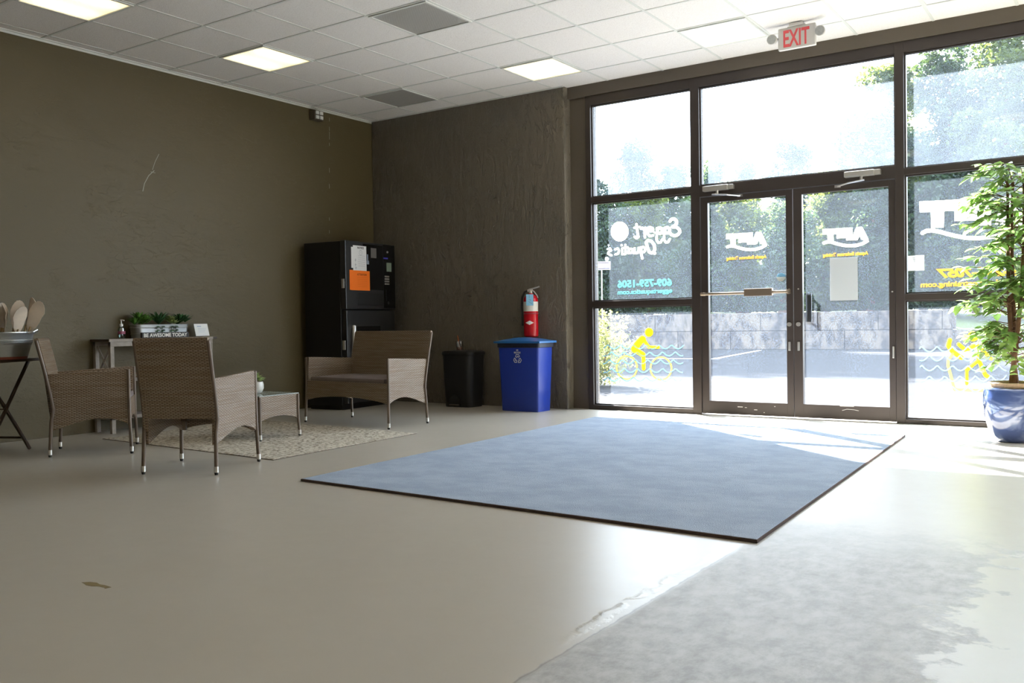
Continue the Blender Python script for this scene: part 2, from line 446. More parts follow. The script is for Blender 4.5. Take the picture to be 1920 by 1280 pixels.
M['orange_vinyl'] = mat_thin('orange_vinyl', (.85, .42, .05), .075, (.95, .46, .06))
M['pale_yellow'] = mat_thin('pale_yellow_vinyl', (.95, .75, .2), .055, (1, .78, .16))
M['cyan_vinyl'] = mat_thin('cyan_vinyl', (.25, .75, .85), .07, (.22, .8, .9))
M['wave_vinyl'] = mat_thin('wave_vinyl', (.40, .76, .92), .05, (.28, .72, .95))
M['paper'] = mat_thin('paper', (.74, .74, .74), .12)
M['silver'] = simple('brushed_aluminium', (.62, .60, .57), .32, .9)
M['brass'] = simple('bronze_bar', (.30, .24, .18), .35, .8)
M['steel'] = simple('steel', (.55, .55, .56), .3, 1)
M['galv'] = simple('galvanised_steel', (.50, .52, .52), .38, .85, .5, .25, 14)
M['black'] = simple('black_plastic', (.012, .012, .013), .38, 0, .5, 0, 5, .12, 300)
M['black_gloss'] = simple('black_gloss', (.006, .006, .007), .12)
M['black_metal'] = simple('black_metal', (.008, .008, .009), .45, .0, .4)
M['charcoal'] = simple('charcoal_front', (.017, .017, .018), .36, 0, .6)
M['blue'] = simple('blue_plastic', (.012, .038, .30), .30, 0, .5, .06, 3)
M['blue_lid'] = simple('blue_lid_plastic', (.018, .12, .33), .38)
M['white'] = simple('white_plastic', (.72, .72, .70), .4)
M['offwhite'] = simple('cream_plastic', (.60, .58, .55), .45)
M['exit_red'] = simple('exit_red', (.75, .09, .10), .5)
M['red'] = simple('red_enamel', (.50, .006, .015), .2)
M['red_dark'] = simple('dark_red', (.28, .01, .02), .35)
M['rubber'] = simple('black_rubber', (.015, .015, .015), .6)
M['wicker'] = mat_wicker('rattan_weave', (.235, .160, .098), (.31, .245, .185))
M['frame_brown'] = simple('brown_steel_tube', (.13, .095, .07), .4, .1)
M['cushion'] = simple('grey_brown_cushion', (.19, .155, .145), .95, 0, .1, .15, 12, .5, 150)
M['tabglass'] = simple('frosted_table_glass', (.33, .38, .36), .08, 0, .6)
M['wood_grey'] = simple('weathered_wood', (.30, .265, .23), .65, 0, .3, .3, 18, .3, 60)
M['wood_dark'] = simple('dark_wood', (.055, .035, .024), .45, 0, .4, .3, 14)
M['carpet'] = mat_carpet('blue_carpet_pile', (.285, .340, .425), (.345, .400, .485), 3.4, (1, 1.3, 1), .35, .65, dark=(.17, .19, .24))
M['carpet_edge'] = simple('dark_carpet_edge', (.075, .055, .05), .95, 0, .1, .3, 80)
M['rug'] = mat_carpet('beige_fleck_weave', (.16, .125, .085), (.60, .55, .46), 34, (1, 1, 1), .36, .56, dark=(.14, .11, .08))
M['rug_edge'] = simple('rug_binding', (.14, .11, .085), .9)
M['green'] = mat_thin('ficus_leaf', (.11, .20, .06), .40, (.32, .47, .13), .28, .45, 9)
M['succ'] = mat_thin('succulent_leaf', (.10, .22, .04), .15, None, .5, .5, 25)
M['succ_dark'] = mat_thin('dark_succulent_leaf', (.035, .10, .035), .1, None, .5, .4, 25)
M['succ_pale'] = mat_thin('pale_succulent_leaf', (.36, .45, .18), .2, None, .5, .35, 40)
M['bark'] = simple('bark', (.16, .085, .05), .8, 0, .2, .4, 20, .6, 40)
M['soil'] = simple('wood_chip_soil', (.12, .07, .04), .95, 0, .1, .5, 60, .8, 80)
M['basket'] = simple('tan_basket', (.42, .30, .20), .8, 0, .2, .25, 60, .6, 90)
M['pot_white'] = simple('white_ceramic', (.55, .54, .50), .3)
M['label_white'] = simple('printed_label', (.66, .64, .58), .5, 0, .4, .12, 40)
M['ink'] = simple('black_ink', (.02, .02, .02), .6)
M['ink_grey'] = simple('grey_ink', (.18, .2, .24), .6)
M['orange_paper'] = simple('orange_paper', (.85, .17, .01), .45)
M['tag_blue'] = simple('blue_tag', (.22, .48, .68), .6)
M['fan'] = mat_thin('paper_fan', (.66, .57, .47), .15, None, .8, .12, 8)
M['bamboo'] = simple('bamboo', (.36, .25, .12), .6, 0, .3, .2, 30)
M['gel'] = mat_clear('clear_gel_bottle', (.72, .86, .84), .2)
M['acrylic'] = mat_clear('clear_acrylic', (.96, .98, .98), .1)
M['pink'] = simple('pink_label', (.22, .05, .09), .5)
M['straw'] = simple('orange_straw', (.68, .16, .03), .4)
M['coffee'] = simple('iced_coffee', (.20, .05, .02), .25)
M['cup'] = mat_clear('clear_plastic_cup', (.93, .93, .93), .15)
M['screen'] = simple('small_screen', (.20, .26, .20), .3)
M['blue_led'] = simple('blue_display', (.02, .02, .12), .3, emit=((.15, .12, 1), .05))
M['copper_red'] = simple('red_base_band', (.24, .07, .045), .5, .4)

# ------------------------------------------------------------------ room shell
XR, YB = 14.6, -12.5      # right wall, rear wall
GY = .10                 # inside face of the storefront frame
mb = MB(); mb.box(-.15, XR+.15, YB-.15, .42, -.12, 0); fl = struct(mb.build('floor', M['floor']))
mb = MB(); mb.prism([(4.452, -6.372), (4.475, -6.352), (4.505, -6.345), (4.535, -6.352), (4.56, -6.348), (4.603, -6.350), (4.600, -6.372), (4.585, -6.366), (4.55, -6.368), (4.53, -6.380), (4.50, -6.383), (4.475, -6.376)], lambda u, v: Vector((u, v, .0002)), Vector((0, 0, .0006)))
tag(mb.build('stain', simple('ochre_stain', (.20, .150, .065), .6, 0, .4, .2, 60), fl), 'small ochre stain on the floor')
mb = MB(); mb.box(-.15, 0, YB-.15, .30, -.1, H+.25); wl = struct(mb.build('wall_left', M['wall_side']))
mb = MB(); mb.box(0, 2.70, 0, .30, -.1, H+.25, bev=.012); struct(mb.build('wall_back', M['wall_back']))
mb = MB(); mb.box(XR, XR+.15, YB-.15, .30, -.1, H+.25); struct(mb.build('wall_right', M['cream']))
mb = MB(); mb.box(0, XR, YB-.15, YB, -.1, H+.25); struct(mb.build('wall_rear', M['cream']))
mb = MB(); mb.box(2.70, XR, .075, .42, 3.245, H+.25); struct(mb.build('trim_1', M['brown_paint']))
mb = MB(); mb.box(2.70, 2.895, .125, .34, 0, 3.245); struct(mb.build('trim_2', M['brown_paint']))
mb = MB(); mb.box(13.83, XR, .085, .34, 0, 3.245); struct(mb.build('wall_front', M['brown_paint']))
# light scuffs on the left wall
def wallm(x):
    return lambda u, v: on_x(u, v, x)
mb = Film('x', .0008); mb.stroke([(298, 289), (291, 303), (286, 318)], 1.1, wallm(.0015), Vector((-.003, 0, 0)))
mb.stroke([(289, 320), (279, 329), (271, 344), (268, 358)], 1.6, wallm(.0015), Vector((-.003, 0, 0)))
mb.stroke([(283, 322), (291, 324)], 1, wallm(.0015), Vector((-.003, 0, 0)))
for yy in (221, 238, 247, 256, 268, 315, 345, 348, 408, 432): mb.stroke([(617.5, yy), (617.8, yy+5+yy % 4)], .9, wallm(.0015), Vector((-.003, 0, 0)))
tag(mb.build('scuff_mark', simple('chalky_scuff', (.26, .25, .20), .9), wl), 'pale scratches in the paint')

# ceiling: tiles and grid
XL = [.7410+TT*i for i in range(-1, 24)]; DL = [.3728+TT*i for i in range(0, 20)]
mb = MB(); mb.box(-.1, XR+.1, YB-.1, .2, H+.003, H+.05); ce = struct(mb.build('ceiling', M['tile']))
mb = MB()
for x in XL:
    if 0 < x < XR: mb.box(x-.011, x+.011, YB, .08, H-.0005, H+.007)
for d in DL: mb.box(0, XR, -d-.011, -d+.011, H-.001, H+.007)
mb.box(0, .024, YB, 0, H-.004, H+.007); mb.box(0, 2.70, -.022, 0, H-.004, H+.007)
mb.build('grid_bar', M['tbar'], ce)
mb = MB(); mb.box(0, .003, YB, 0, H-.022, H+.005); mb.build('wall_angle', M['tbar'], ce)

lensA = mat_lens('lit_lens', LAMP, (1, .83, .47)); lensB = mat_lens('unlit_lens', 0, (.36, .35, .33)); lensC = mat_lens('unlit_pale_lens', 0, (.75, .74, .74))
def fixture(name, label, ix, iy, lens, grp, thick=.018):
    x = .7410+TT*(ix+.5); y = -(.3728+TT*(iy+.5))
    t = thing(name, label, 'ceiling light', (x, y, H-.004), 0, grp)
    h = TT/2-.010
    f = MB()
    for a in ((-h, h, -h, -h+thick), (-h, h, h-thick, h), (-h, -h+thick, -h+thick, h-thick), (h-thick, h, -h+thick, h-thick)):
        f.box(*a, -.006, .012)
    f.build('frame', M['tbar'], t)
    l = MB(); l.box(-h+thick, h-thick, -h+thick, h-thick, .001, .012); l.build('diffuser', lens, t)
    return t
G1 = 'square troffers in the tiled ceiling'
fixture('ceiling_light', 'lit square ceiling light near the left wall, whole and nearest the vending machine', 0, 3, lensA, G1)
fixture('ceiling_light', 'lit square ceiling light cut by the upper left corner of the photo', 0, 6, lensA, G1)
fixture('ceiling_light', 'lit square ceiling light above the end of the dark back wall', 3, 0, lensA, G1)
fixture('ceiling_light', 'bright white lit square ceiling light left of the exit sign', 6, 0, mat_lens('lit_lens_bright', LAMP*1.5, (1, .93, .75)), G1)
fixture('ceiling_light', 'unlit square ceiling light with a large grey lens, at the top centre', 3, 3, lensB, G1)
fixture('ceiling_light', 'small looking unlit grey ceiling light nearest the corner of the room', 0, 0, lensB, G1)
fixture('ceiling_light', 'white unlit ceiling panel right of the exit sign at the top edge', 9, 0, lensC, G1)
k = 0
for ix, iy in [(a, b) for a in (3, 9, 15, 21) for b in (6, 12, 18)]+[(6, 9), (12, 9), (0, 12), (18, 9), (12, 3), (18, 3)]:  # unseen fixtures added to raise the light level inside
    fixture('ceiling_light', 'added unseen square ceiling light that brightens the room', ix, iy, lensA, 'added troffers out of view')

# ------------------------------------------------------------------ storefront
def bar(mb, x0, x1, z0, z1, y0=GY, y1=GY+.11): mb.box(x0, x1, y0, y1, z0, z1, bev=.002)
GP = .150    # glass plane
def pane(parent, x0, x1, z0, z1, mat=None, name='glass_pane'):
    g = MB(); g.box(x0-.006, x1+.006, GP, GP+.006, z0-.006, z1+.006); return g.build(name, mat or M['glass'], parent)
def bead(mb, x0, x1, z0, z1, wdt=.012):
    for a in ((x0, x1, z0, z0+wdt), (x0, x1, z1-wdt, z1), (x0, x0+wdt, z0+wdt, z1-wdt), (x1-wdt, x1, z0+wdt, z1-wdt)):
        mb.box(a[0], a[1], GP-.018, GP-.001, a[2], a[3]); mb.box(a[0], a[1], GP+.007, GP+.024, a[2], a[3])

W1 = structgroup('window_1')
f = MB(); bar(f, 2.895, 2.955, 0, 3.245); bar(f, 4.055, 4.145, 0, 3.245)
for z in ((0, .048), (1.060, 1.122), (2.140, 2.200), (3.150, 3.245)): bar(f, 2.955, 4.055, *z)
f.build('frame', M['bronze'], W1)
W1P = [pane(W1, 2.955, 4.055, .048, 1.060), pane(W1, 2.955, 4.055, 1.122, 2.140), pane(W1, 2.955, 4.055, 2.200, 3.150, M['glass_top'])]
b = MB()
for z in ((.048, 1.060), (1.122, 2.140), (2.200, 3.150)): bead(b, 2.955, 4.055, *z)
b.build('glazing_bead', M['bronze'], W1)
W2 = structgroup('window_2')
f = MB(); bar(f, 4.145, 5.915, 2.095, 2.205); bar(f, 4.145, 5.915, 3.150, 3.245); bar(f, 5.915, 5.987, 0, 3.245); f.build('frame', M['bronze'], W2)
pane(W2, 4.145, 5.915, 2.205, 3.150, M['glass_top']); b = MB(); bead(b, 4.145, 5.915, 2.205, 3.150); b.build('glazing_bead', M['bronze'], W2)
W3 = structgroup('window_3')
f = MB(); 
BAYS = ((5.987, 7.140), (7.230, 8.385), (8.475, 9.630), (9.72, 11.18), (11.27, 12.42), (12.51, 13.77))  # far right bays are unseen, added to let in more daylight
for a, c in BAYS: bar(f, c, c+(.09 if c < 13.5 else .06), 0, 3.245)
for (a, c) in BAYS:
    for z in ((0, .040), (1.052, 1.108), (2.118, 2.172), (3.150, 3.245)): bar(f, a, c, *z)
f.build('frame', M['bronze'], W3)
W3P = []
for (a, c) in BAYS:
    W3P += [pane(W3, a, c, .040, 1.052), pane(W3, a, c, 1.108, 2.118), pane(W3, a, c, 2.172, 3.150, M['glass_mid'])]
    b = MB()
    for z in ((.040, 1.052), (1.108, 2.118), (2.172, 3.150)): bead(b, a, c, *z)
    b.build('glazing_bead', M['bronze'], W3)

def door(n, x0, x1, g0, g1, top=2.088, gb=.135, gt=2.035):
    D = structgroup('door_%d' % n)
    f = MB(); y0, y1 = GY+.012, GY+.062
    f.box(x0, g0, y0, y1, .012, top, bev=.002); f.box(g1, x1, y0, y1, .012, top, bev=.002)
    f.box(g0, g1, y0, y1, .012, gb); f.box(g0, g1, y0, y1, gt, top); f.build('door_frame', M['bronze'], D)
    g = MB(); g.box(g0-.005, g1+.005, GP-.008, GP-.002, gb-.005, gt+.005); p = g.build('glass_pane', M['glass'], D)
    return D, p
D1, D1P = door(1, 4.150, 5.033, 4.220, 4.972)
D2, D2P = door(2, 5.039, 5.911, 5.118, 5.858)
# push bar on the left leaf
f = MB(); f.tube([(4.165, .055, 1.158), (5.005, .055, 1.158)], .013, 12)
f.box(4.165, 4.195, .05, GY+.012, 1.140, 1.176, bev=.004); f.box(4.985, 5.012, .05, GY+.012, 1.138, 1.178, bev=.004)
pb = f.build('push_bar', M['brass'], D1)
f = MB(); f.box(4.60, 4.865, .028, .075, 1.125, 1.195, bev=.006); tag(f.build('push_pad', simple('bronze_pad', (.22, .17, .125), .35, .6), D1), 'bronze push pad on the bar')
for D, xx in ((D1, 4.995), (D2, 5.078)):
    f = MB(); f.box(xx-.006, xx+.014, .098, GY+.012, .62, .70, bev=.003); f.tube([(xx+.004, .112, .86), (xx+.004, .092, .86)], .019, 16)
    f.tube([(xx+.004, .114, 1.18), (xx+.004, .104, 1.18)], .006, 10); f.build('lock', M['silver'], D)
f = MB(); f.box(5.885, 5.900, .096, GY+.012, .56, .66, bev=.003); f.tube([(5.885, .114, 1.13), (5.885, .104, 1.13)], .007, 10); f.build('latch', M['silver'], D2)
# dark handle shape standing in for a reflection on the right leaf
f = MB(); f.tube([(5.16, GY+.062, 1.12), (5.16, GY+.12, 1.12), (5.16, GY+.12, .90), (5.16, GY+.062, .90)], .012, 10); f.box(5.135, 5.185, GY+.055, GY+.066, .88, 1.14); f.build('reflection_shape', M['black_metal'], D2)
# closers on the transom bar
for D, x0, fl in ((D1, 4.195, 1), (D2, 5.505, -1)):
    f = MB(); f.box(x0, x0+.25, .045, GY, 2.135, 2.185, bev=.008); f.box(x0+.25, x0+.30, .055, GY, 2.138, 2.182, bev=.004)
    cl = f.build('closer', M['silver'], D)
    f = MB(); a = x0+.14; e = a+.21*fl
    f.tube([(a, .07, 2.138), (a, .07, 2.105)], .012, 10)
    f.tube([(a, .07, 2.103), (a-.035*fl, .03, 2.097), ((a+e)/2, .05, 2.085), (e, GY+.008, 2.072)], .0075, 8)
    f.box(e-.025, e+.025, GY+.004, GY+.012, 2.062, 2.084); f.build('closer_arm', M['steel'], cl)
# chips and scratches on the bronze rails
f = MB()
for (x, z, a, b_) in ((4.50, .083, .05, .006), (4.66, .062, .03, .005), (4.85, .10, .012, .004), (4.57, .08, .02, .004), (4.75, .04, .01, .004)):
    f.box(x, x+a, GY+.0105, GY+.0125, z, z+b_)
tag(f.build('paint_chip', M['silver'], D1), 'bare metal chips in the bronze rail')
f = MB(); f.box(5.44, 5.56, GY+.0105, GY+.0125, .128, .134); f.stroke([(5.46, .092), (5.50, .104), (5.56, .102), (5.60, .094)], .003, lambda u, v: Vector((u, GY+.0105, v)), Vector((0, .002, 0)))
tag(f.build('paint_chip', M['silver'], D2), 'bare metal chips in the bronze rail')

# ---- decals (seen from behind, so mirrored)
GD = GP+.0065; TH = Vector((0, .0012, 0))
def zz(ox, oy, sc, y=GD):
    return lambda u, v: on_y(ox+u/sc, oy+v/sc, y)
def arc(cx, cy, rx, ry, a0, a1, n=10): return [(cx+rx*cos(radians(a0+(a1-a0)*i/n)), cy+ry*sin(radians(a0+(a1-a0)*i/n))) for i in range(n+1)]
P2 = zz(1120, 380, 6.4)
f = Film('y', GD); f.disc((268, 345), 106, 118, P2, TH, 40)
Wd = 34
f.stroke([(872, 222), (890, 198), (922, 192), (948, 212), (952, 245), (930, 275), (898, 290), (950, 292), (984, 320), (990, 352), (968, 382), (930, 396), (890, 385), (862, 352)], Wd, P2, TH)
for cx, cy in ((838, 330), (748, 334)):
    f.stroke(arc(cx, cy, 30, 34, 0, 360, 14), Wd, P2, TH)
    f.stroke([(cx-30, cy-30), (cx-34, cy+40), (cx-38, cy+110), (cx-18, cy+145), (cx+12, cy+142), (cx+30, cy+108)], 26, P2, TH)
f.stroke([(600, 345), (668, 338), (664, 306), (630, 292), (600, 312), (596, 360), (625, 398), (668, 392)], 28, P2, TH)
f.stroke([(575, 300), (566, 360), (572, 415)], 28, P2, TH); f.stroke([(566, 330), (540, 300), (524, 312)], 26, P2, TH)
f.stroke([(470, 258), (478, 330), (492, 412), (470, 424), (448, 408)], 28, P2, TH); f.stroke([(444, 300), (510, 290)], 24, P2, TH)
f.stroke([(560, 300), (600, 300), (690, 360), (780, 372), (870, 362)], 18, P2, TH)
f.stroke([(690, 605), (668, 600), (690, 560), (682, 505), (650, 462), (610, 452), (585, 475), (600, 530), (622, 590), (650, 604)], 34, P2, TH)
f.stroke(arc(548, 562, 26, 32, 0, 360, 12), 26, P2, TH); f.stroke([(522, 535), (524, 600), (540, 668)], 28, P2, TH)
f.stroke([(494, 540), (492, 596), (462, 606), (448, 590), (446, 545), (440, 606)], 24, P2, TH)
f.stroke(arc(402, 576, 22, 26, 0, 360, 12), 24, P2, TH); f.stroke([(378, 550), (376, 606)], 24, P2, TH)
f.stroke([(336, 505), (340, 610), (326, 618)], 24, P2, TH); f.stroke([(316, 540), (365, 532)], 20, P2, TH)
f.stroke([(298, 548), (300, 618)], 24, P2, TH); f.disc((292, 510), 14, 14, P2, TH)
f.stroke([(214, 560), (244, 548), (262, 576), (250, 610), (216, 620)], 24, P2, TH)
f.stroke([(120, 556), (152, 548), (166, 572), (130, 592), (126, 614), (168, 630)], 24, P2, TH)
f.disc((114, 674), 25, 27, P2, TH)
tag(f.build('window_lettering', M['white_vinyl'], W1P[1]), 'white script lettering and disc, read from behind')
Mx = Matrix.Rotation(radians(90), 4, 'X')
def mir(name, body, xr, z, size, width, mat, parent, fat=.0, shear=0, y=GD):
    return text(name, body, size, mat, parent, Matrix.Translation((xr, y, z)) @ Mx, width, True, 0, fat, shear)
tag(mir('phone_lettering', '609-759-1506', 3.822, 1.258, .098, .604, M['cyan_vinyl'], W1P[1], .005), 'cyan telephone number, mirrored')
tag(mir('web_lettering', 'eggertaquatics.com', 3.826, 1.188, .062, .608, M['cyan_vinyl'], W1P[1], .0028), 'cyan web address, mirrored')
P7 = zz(1120, 580, 7.11); GDw = Vector((0, .0008, 0))
def waves(ox, oy, sc, rows, x0, x1, per, amp, wd, parent):
    Q = zz(ox, oy, sc, GD+.0002); g = Film('y', GD+.0002)
    for i, (ry, sh, xa, xb) in enumerate(rows):
        pts = []; n = int((xb-xa)/(per/8))
        for j in range(n+1):
            x = xa+(xb-xa)*j/n; ph = ((x-x0-sh)/per) % 1
            pts.append((x, ry-amp*(abs(2*ph-1)**1.8)+amp*.5))
        g.stroke(pts, wd, Q, GDw, capr=False)
    return tag(g.build('wave_decal', M['wave_vinyl'], parent), 'thin pale blue wave lines')
waves(1120, 580, 7.11, [(495, 60, 80, 1150), (590, -60, 85, 1145), (695, 85, 75, 1140), (810, -60, 80, 1140), (925, 60, 80, 1135)], 80, 0, 170, 60, 15, W1P[0])
g = Film('y', GD+.0008); g.disc((688, 303), 56, 60, P7, TH)
g.stroke([(600, 392), (545, 450), (492, 515)], 92, P7, TH); g.stroke([(620, 400), (650, 450), (690, 502), (812, 502)], 42, P7, TH)
g.stroke([(485, 535), (560, 570), (606, 600)], 72, P7, TH); g.stroke([(614, 596), (616, 788)], 50, P7, TH)
tag(g.build('rider_decal', M['yellow_vinyl'], W1P[0]), 'yellow bicycle rider figure')
g = Film('y', GD+.0006); g.stroke(arc(392, 772, 136, 156, 0, 354, 40), 24, P7, TH, closed=True, capr=False); g.stroke(arc(848, 785, 140, 150, 0, 354, 40), 24, P7, TH, closed=True, capr=False)
tag(g.build('wheel_decal', M['pale_yellow'], W1P[0]), 'two yellow wheel rings')
# door logos
Q = lambda u, v: on_y(1340+u/14.22, 410+v/14.22, GP-.003+.0045)
def logo(parent, dx, dz, sc):
    c = Q(305, 600)
    def T(u, v):
        p = Q(u, v); return Vector((c.x+dx+(p.x-c.x)*sc, GP-.001, c.z+dz+(p.z-c.z)*sc))
    g = Film('y', GP-.001)
    g.prism([(305, 405), (560, 392), (560, 530), (565, 705), (430, 700), (415, 540), (305, 542)], T, TH)
    g.prism([(556, 392), (1012, 366), (1018, 686), (870, 690), (862, 630), (640, 640), (640, 530), (556, 532)], T, TH)
    g.prism([(1105, 352), (1240, 350), (1385, 650), (1398, 735), (1290, 690), (1215, 660), (1180, 565), (1130, 680), (1016, 686), (1036, 520)], T, TH)
    g.stroke([(340, 752), (420, 725), (520, 732), (650, 775), (800, 812), (950, 825), (1100, 815), (1240, 775), (1345, 715)], 76, T, TH)
    tag(g.build('logo_decal', M['white_vinyl'], parent), 'white three-letter logo with a swoosh, mirrored')
    a = T(1385, 1040); b_ = T(312, 1070)
    tag(text('tagline_lettering', 'Aquatic Endurance Training', .040, M['orange_vinyl'], parent, Matrix.Translation((a.x, GP-.001, a.z)) @ Mx, a.x-b_.x, True, 0, .0028), 'small orange line of lettering, mirrored')
logo(D1P, 0, 0, 1)
logo(D2P, .903, -.018, 1.0)
g = Film('y', GP-.001, .05); g.rect(5.352, 5.592, 1.065, 1.447); tag(g.build('paper_sheet', mat_thin('blank_sheet', (.42, .41, .40), .03), D2P), 'blank pale grey sheet on the glass')
g = Film('y', GP-.0012); g.prism(arc(4.913, 1.300, .042, .034, 0, 180, 12), lambda u, v: Vector((u, GP-.0022, v)), TH); g.build('sticker', M['tag_blue'], D1P)
g = Film('y', GP-.0012); g.prism(arc(4.913, 1.296, .042, .040, 180, 360, 12), lambda u, v: Vector((u, GP-.0022, v)), TH); g.build('sticker', M['label_white'], D1P)
# right bay
B = zz(1700, 350, 6.095)
g = Film('y', GD); g.prism([(145, 168), (430, 155), (430, 278), (424, 466), (280, 470), (275, 290), (148, 292)], B, TH)
g.prism([(426, 155), (965, 120), (965, 440), (825, 440), (822, 382), (548, 393), (545, 272), (426, 280)], B, TH)
g.prism([(1010, 430), (1090, 112), (1190, 104), (1330, 400), (1350, 470), (1240, 440), (1190, 330), (1130, 432)], B, TH)
g.stroke([(180, 528), (230, 502), (300, 500), (380, 515), (460, 538), (560, 562), (680, 585), (820, 588), (980, 572), (1140, 540), (1300, 490)], 44, B, TH)
tag(g.build('logo_decal', M['white_vinyl'], W3P[1]), 'large white logo letters with a swoosh, mirrored')
tag(mir('phone_lettering', '609-231-7057', 6.955, 1.238, .098, .735, M['orange_vinyl'], W3P[1], .006, .25), 'orange telephone number, mirrored')
tag(mir('web_lettering', 'aquaticendurancetraining.com', 6.99, 1.162, .060, .89, M['orange_vinyl'], W3P[1], .0028), 'orange web address, mirrored')
g = Film('y', GP-.0008, .05); g.rect(6.004, 6.132, 1.303, 1.432)
cd = g.build('notice_card', M['paper'], W3P[1])
g = MB()
for i in range(4): g.box(6.04+.004*i, 6.10-.004*i, GP-.0026, GP-.002, 1.412-.011*i, 1.415-.011*i)
g.build('print', M['ink_grey'], cd)
P8 = zz(1690, 580, 4.57)
waves(1690, 580, 4.57, [(338, 20, 155, 900), (415, 85, 155, 900), (500, 20, 160, 900), (590, 85, 165, 900), (680, 20, 170, 900)], 155, 0, 132, 50, 11, W3P[0])
g = Film('y', GD+.0008); g.disc((614, 230), 47, 43, P8, TH)
g.stroke([(490, 297), (552, 350), (625, 308), (655, 305)], 34, P8, TH); g.stroke([(655, 312), (662, 430), (700, 520), (720, 562), (742, 575)], 36, P8, TH)
g.stroke([(415, 262), (402, 310), (440, 362), (515, 412)], 40, P8, TH); g.stroke([(655, 440), (560, 520), (560, 635)], 30, P8, TH)
g.stroke([(660, 310), (715, 370), (770, 420)], 34, P8, TH)
tag(g.build('runner_decal', M['yellow_vinyl'], W3P[0]), 'yellow running figure')
g = Film('y', GD+.0006); g.stroke([(440, 380), (402, 435), (400, 480), (455, 685), (840, 700)], 27, P8, TH)
tag(g.build('treadmill_decal', M['pale_yellow'], W3P[0]), 'yellow treadmill outline')

# ------------------------------------------------------------------ exit sign
t = thing('exit_sign', 'white EXIT sign with red letters and two round lamp heads', 'exit sign', (5.292, -.56, H-.003))
f = MB(); f.box(-.055, .055, -.045, .045, -.022, 0, bev=.004); f.box(-.075, .075, -.018, .018, -.03, -.018); f.build('mounting_plate', M['offwhite'], t)
f = MB(); f.box(-.155, .155, -.022, .022, -.205, -.022, bev=.012); f.build('housing', M['offwhite'], t)
text('lettering', 'EXIT', .192, M['exit_red'], t, Matrix.Translation((.0, -.0232, -.182)) @ Mx, .215, False, .002, .004, 0, 'CENTER')
for s in (-1, 1):
    f = MB(); f.tube([(s*.15, 0, -.105), (s*.195, -.012, -.105)], .012, 10)
    f.tube([(s*.198, .02, -.105), (s*.198, -.02, -.105), (s*.198, -.05, -.107)], [.025, .038, .042], 20)
    hd = f.build('lamp_head', M['offwhite'], t, True)
    f = MB(); f.tube([(s*.198, -.0495, -.107), (s*.198, -.0525, -.107)], .037, 20); f.build('lens', simple('grey_lens', (.36, .37, .36), .25, 0, .5, .3, 60), hd)

# small box high on the left wall
t = thing('wall_light', 'small dark box with four pale square lenses high on the left wall', 'wall light', (0, -.93, H-.100))
f = MB(); f.box(0, .085, -.075, .06, -.05, .055, bev=.006); f.build('housing', M['brown_paint'], t)
f = MB()
for y in (-.038, .022):
    for z in (-.022, .028): f.box(.084, .096, y-.024, y+.024, z-.019, z+.019, bev=.006)
f.build('lens', M['white'], t)

# ------------------------------------------------------------------ carpets
def flat_quad(name, mat, emat, pts, th, label, cat, group=None, sub='edge'):
    c = sum((Vector((*p, 0)) for p in pts), Vector())/4
    t = thing(name, label, cat, (c.x, c.y, 0))
    q = [Vector((*p, 0))-c for p in pts]
    f = MB(); n = 12
    def ring(ins, z):
        out = []
        qq = [p*(1-ins/ p.length) for p in q]
        for i in range(4):
            a, b_ = qq[i], qq[(i+1) % 4]
            for j in range(n): out.append((a+(b_-a)*j/n)+Vector((0, 0, z)))
        return out
    f.loft([ring(.006, th-.001), ring(.010, th)], cap0=False); o = f.build('pile', mat, t)
    f = MB(); f.loft([ring(0, .001), ring(0, th-.003), ring(.006, th-.001)], cap1=False); f.build('binding', emat, t)
    return t
flat_quad('carpet', M['carpet'], M['carpet_edge'], [(3.545, -4.488), (6.322, -4.590), (6.158, -.814), (3.394, -.675)], .016, 'large blue grey carpet with a dark edge in front of the doors', 'carpet')
flat_quad('rug', M['rug'], M['rug_edge'], [(.531, -3.887), (2.753, -4.003), (2.664, -2.386), (.50, -2.25)], .006, 'beige and brown flecked rug under the coffee table', 'rug')

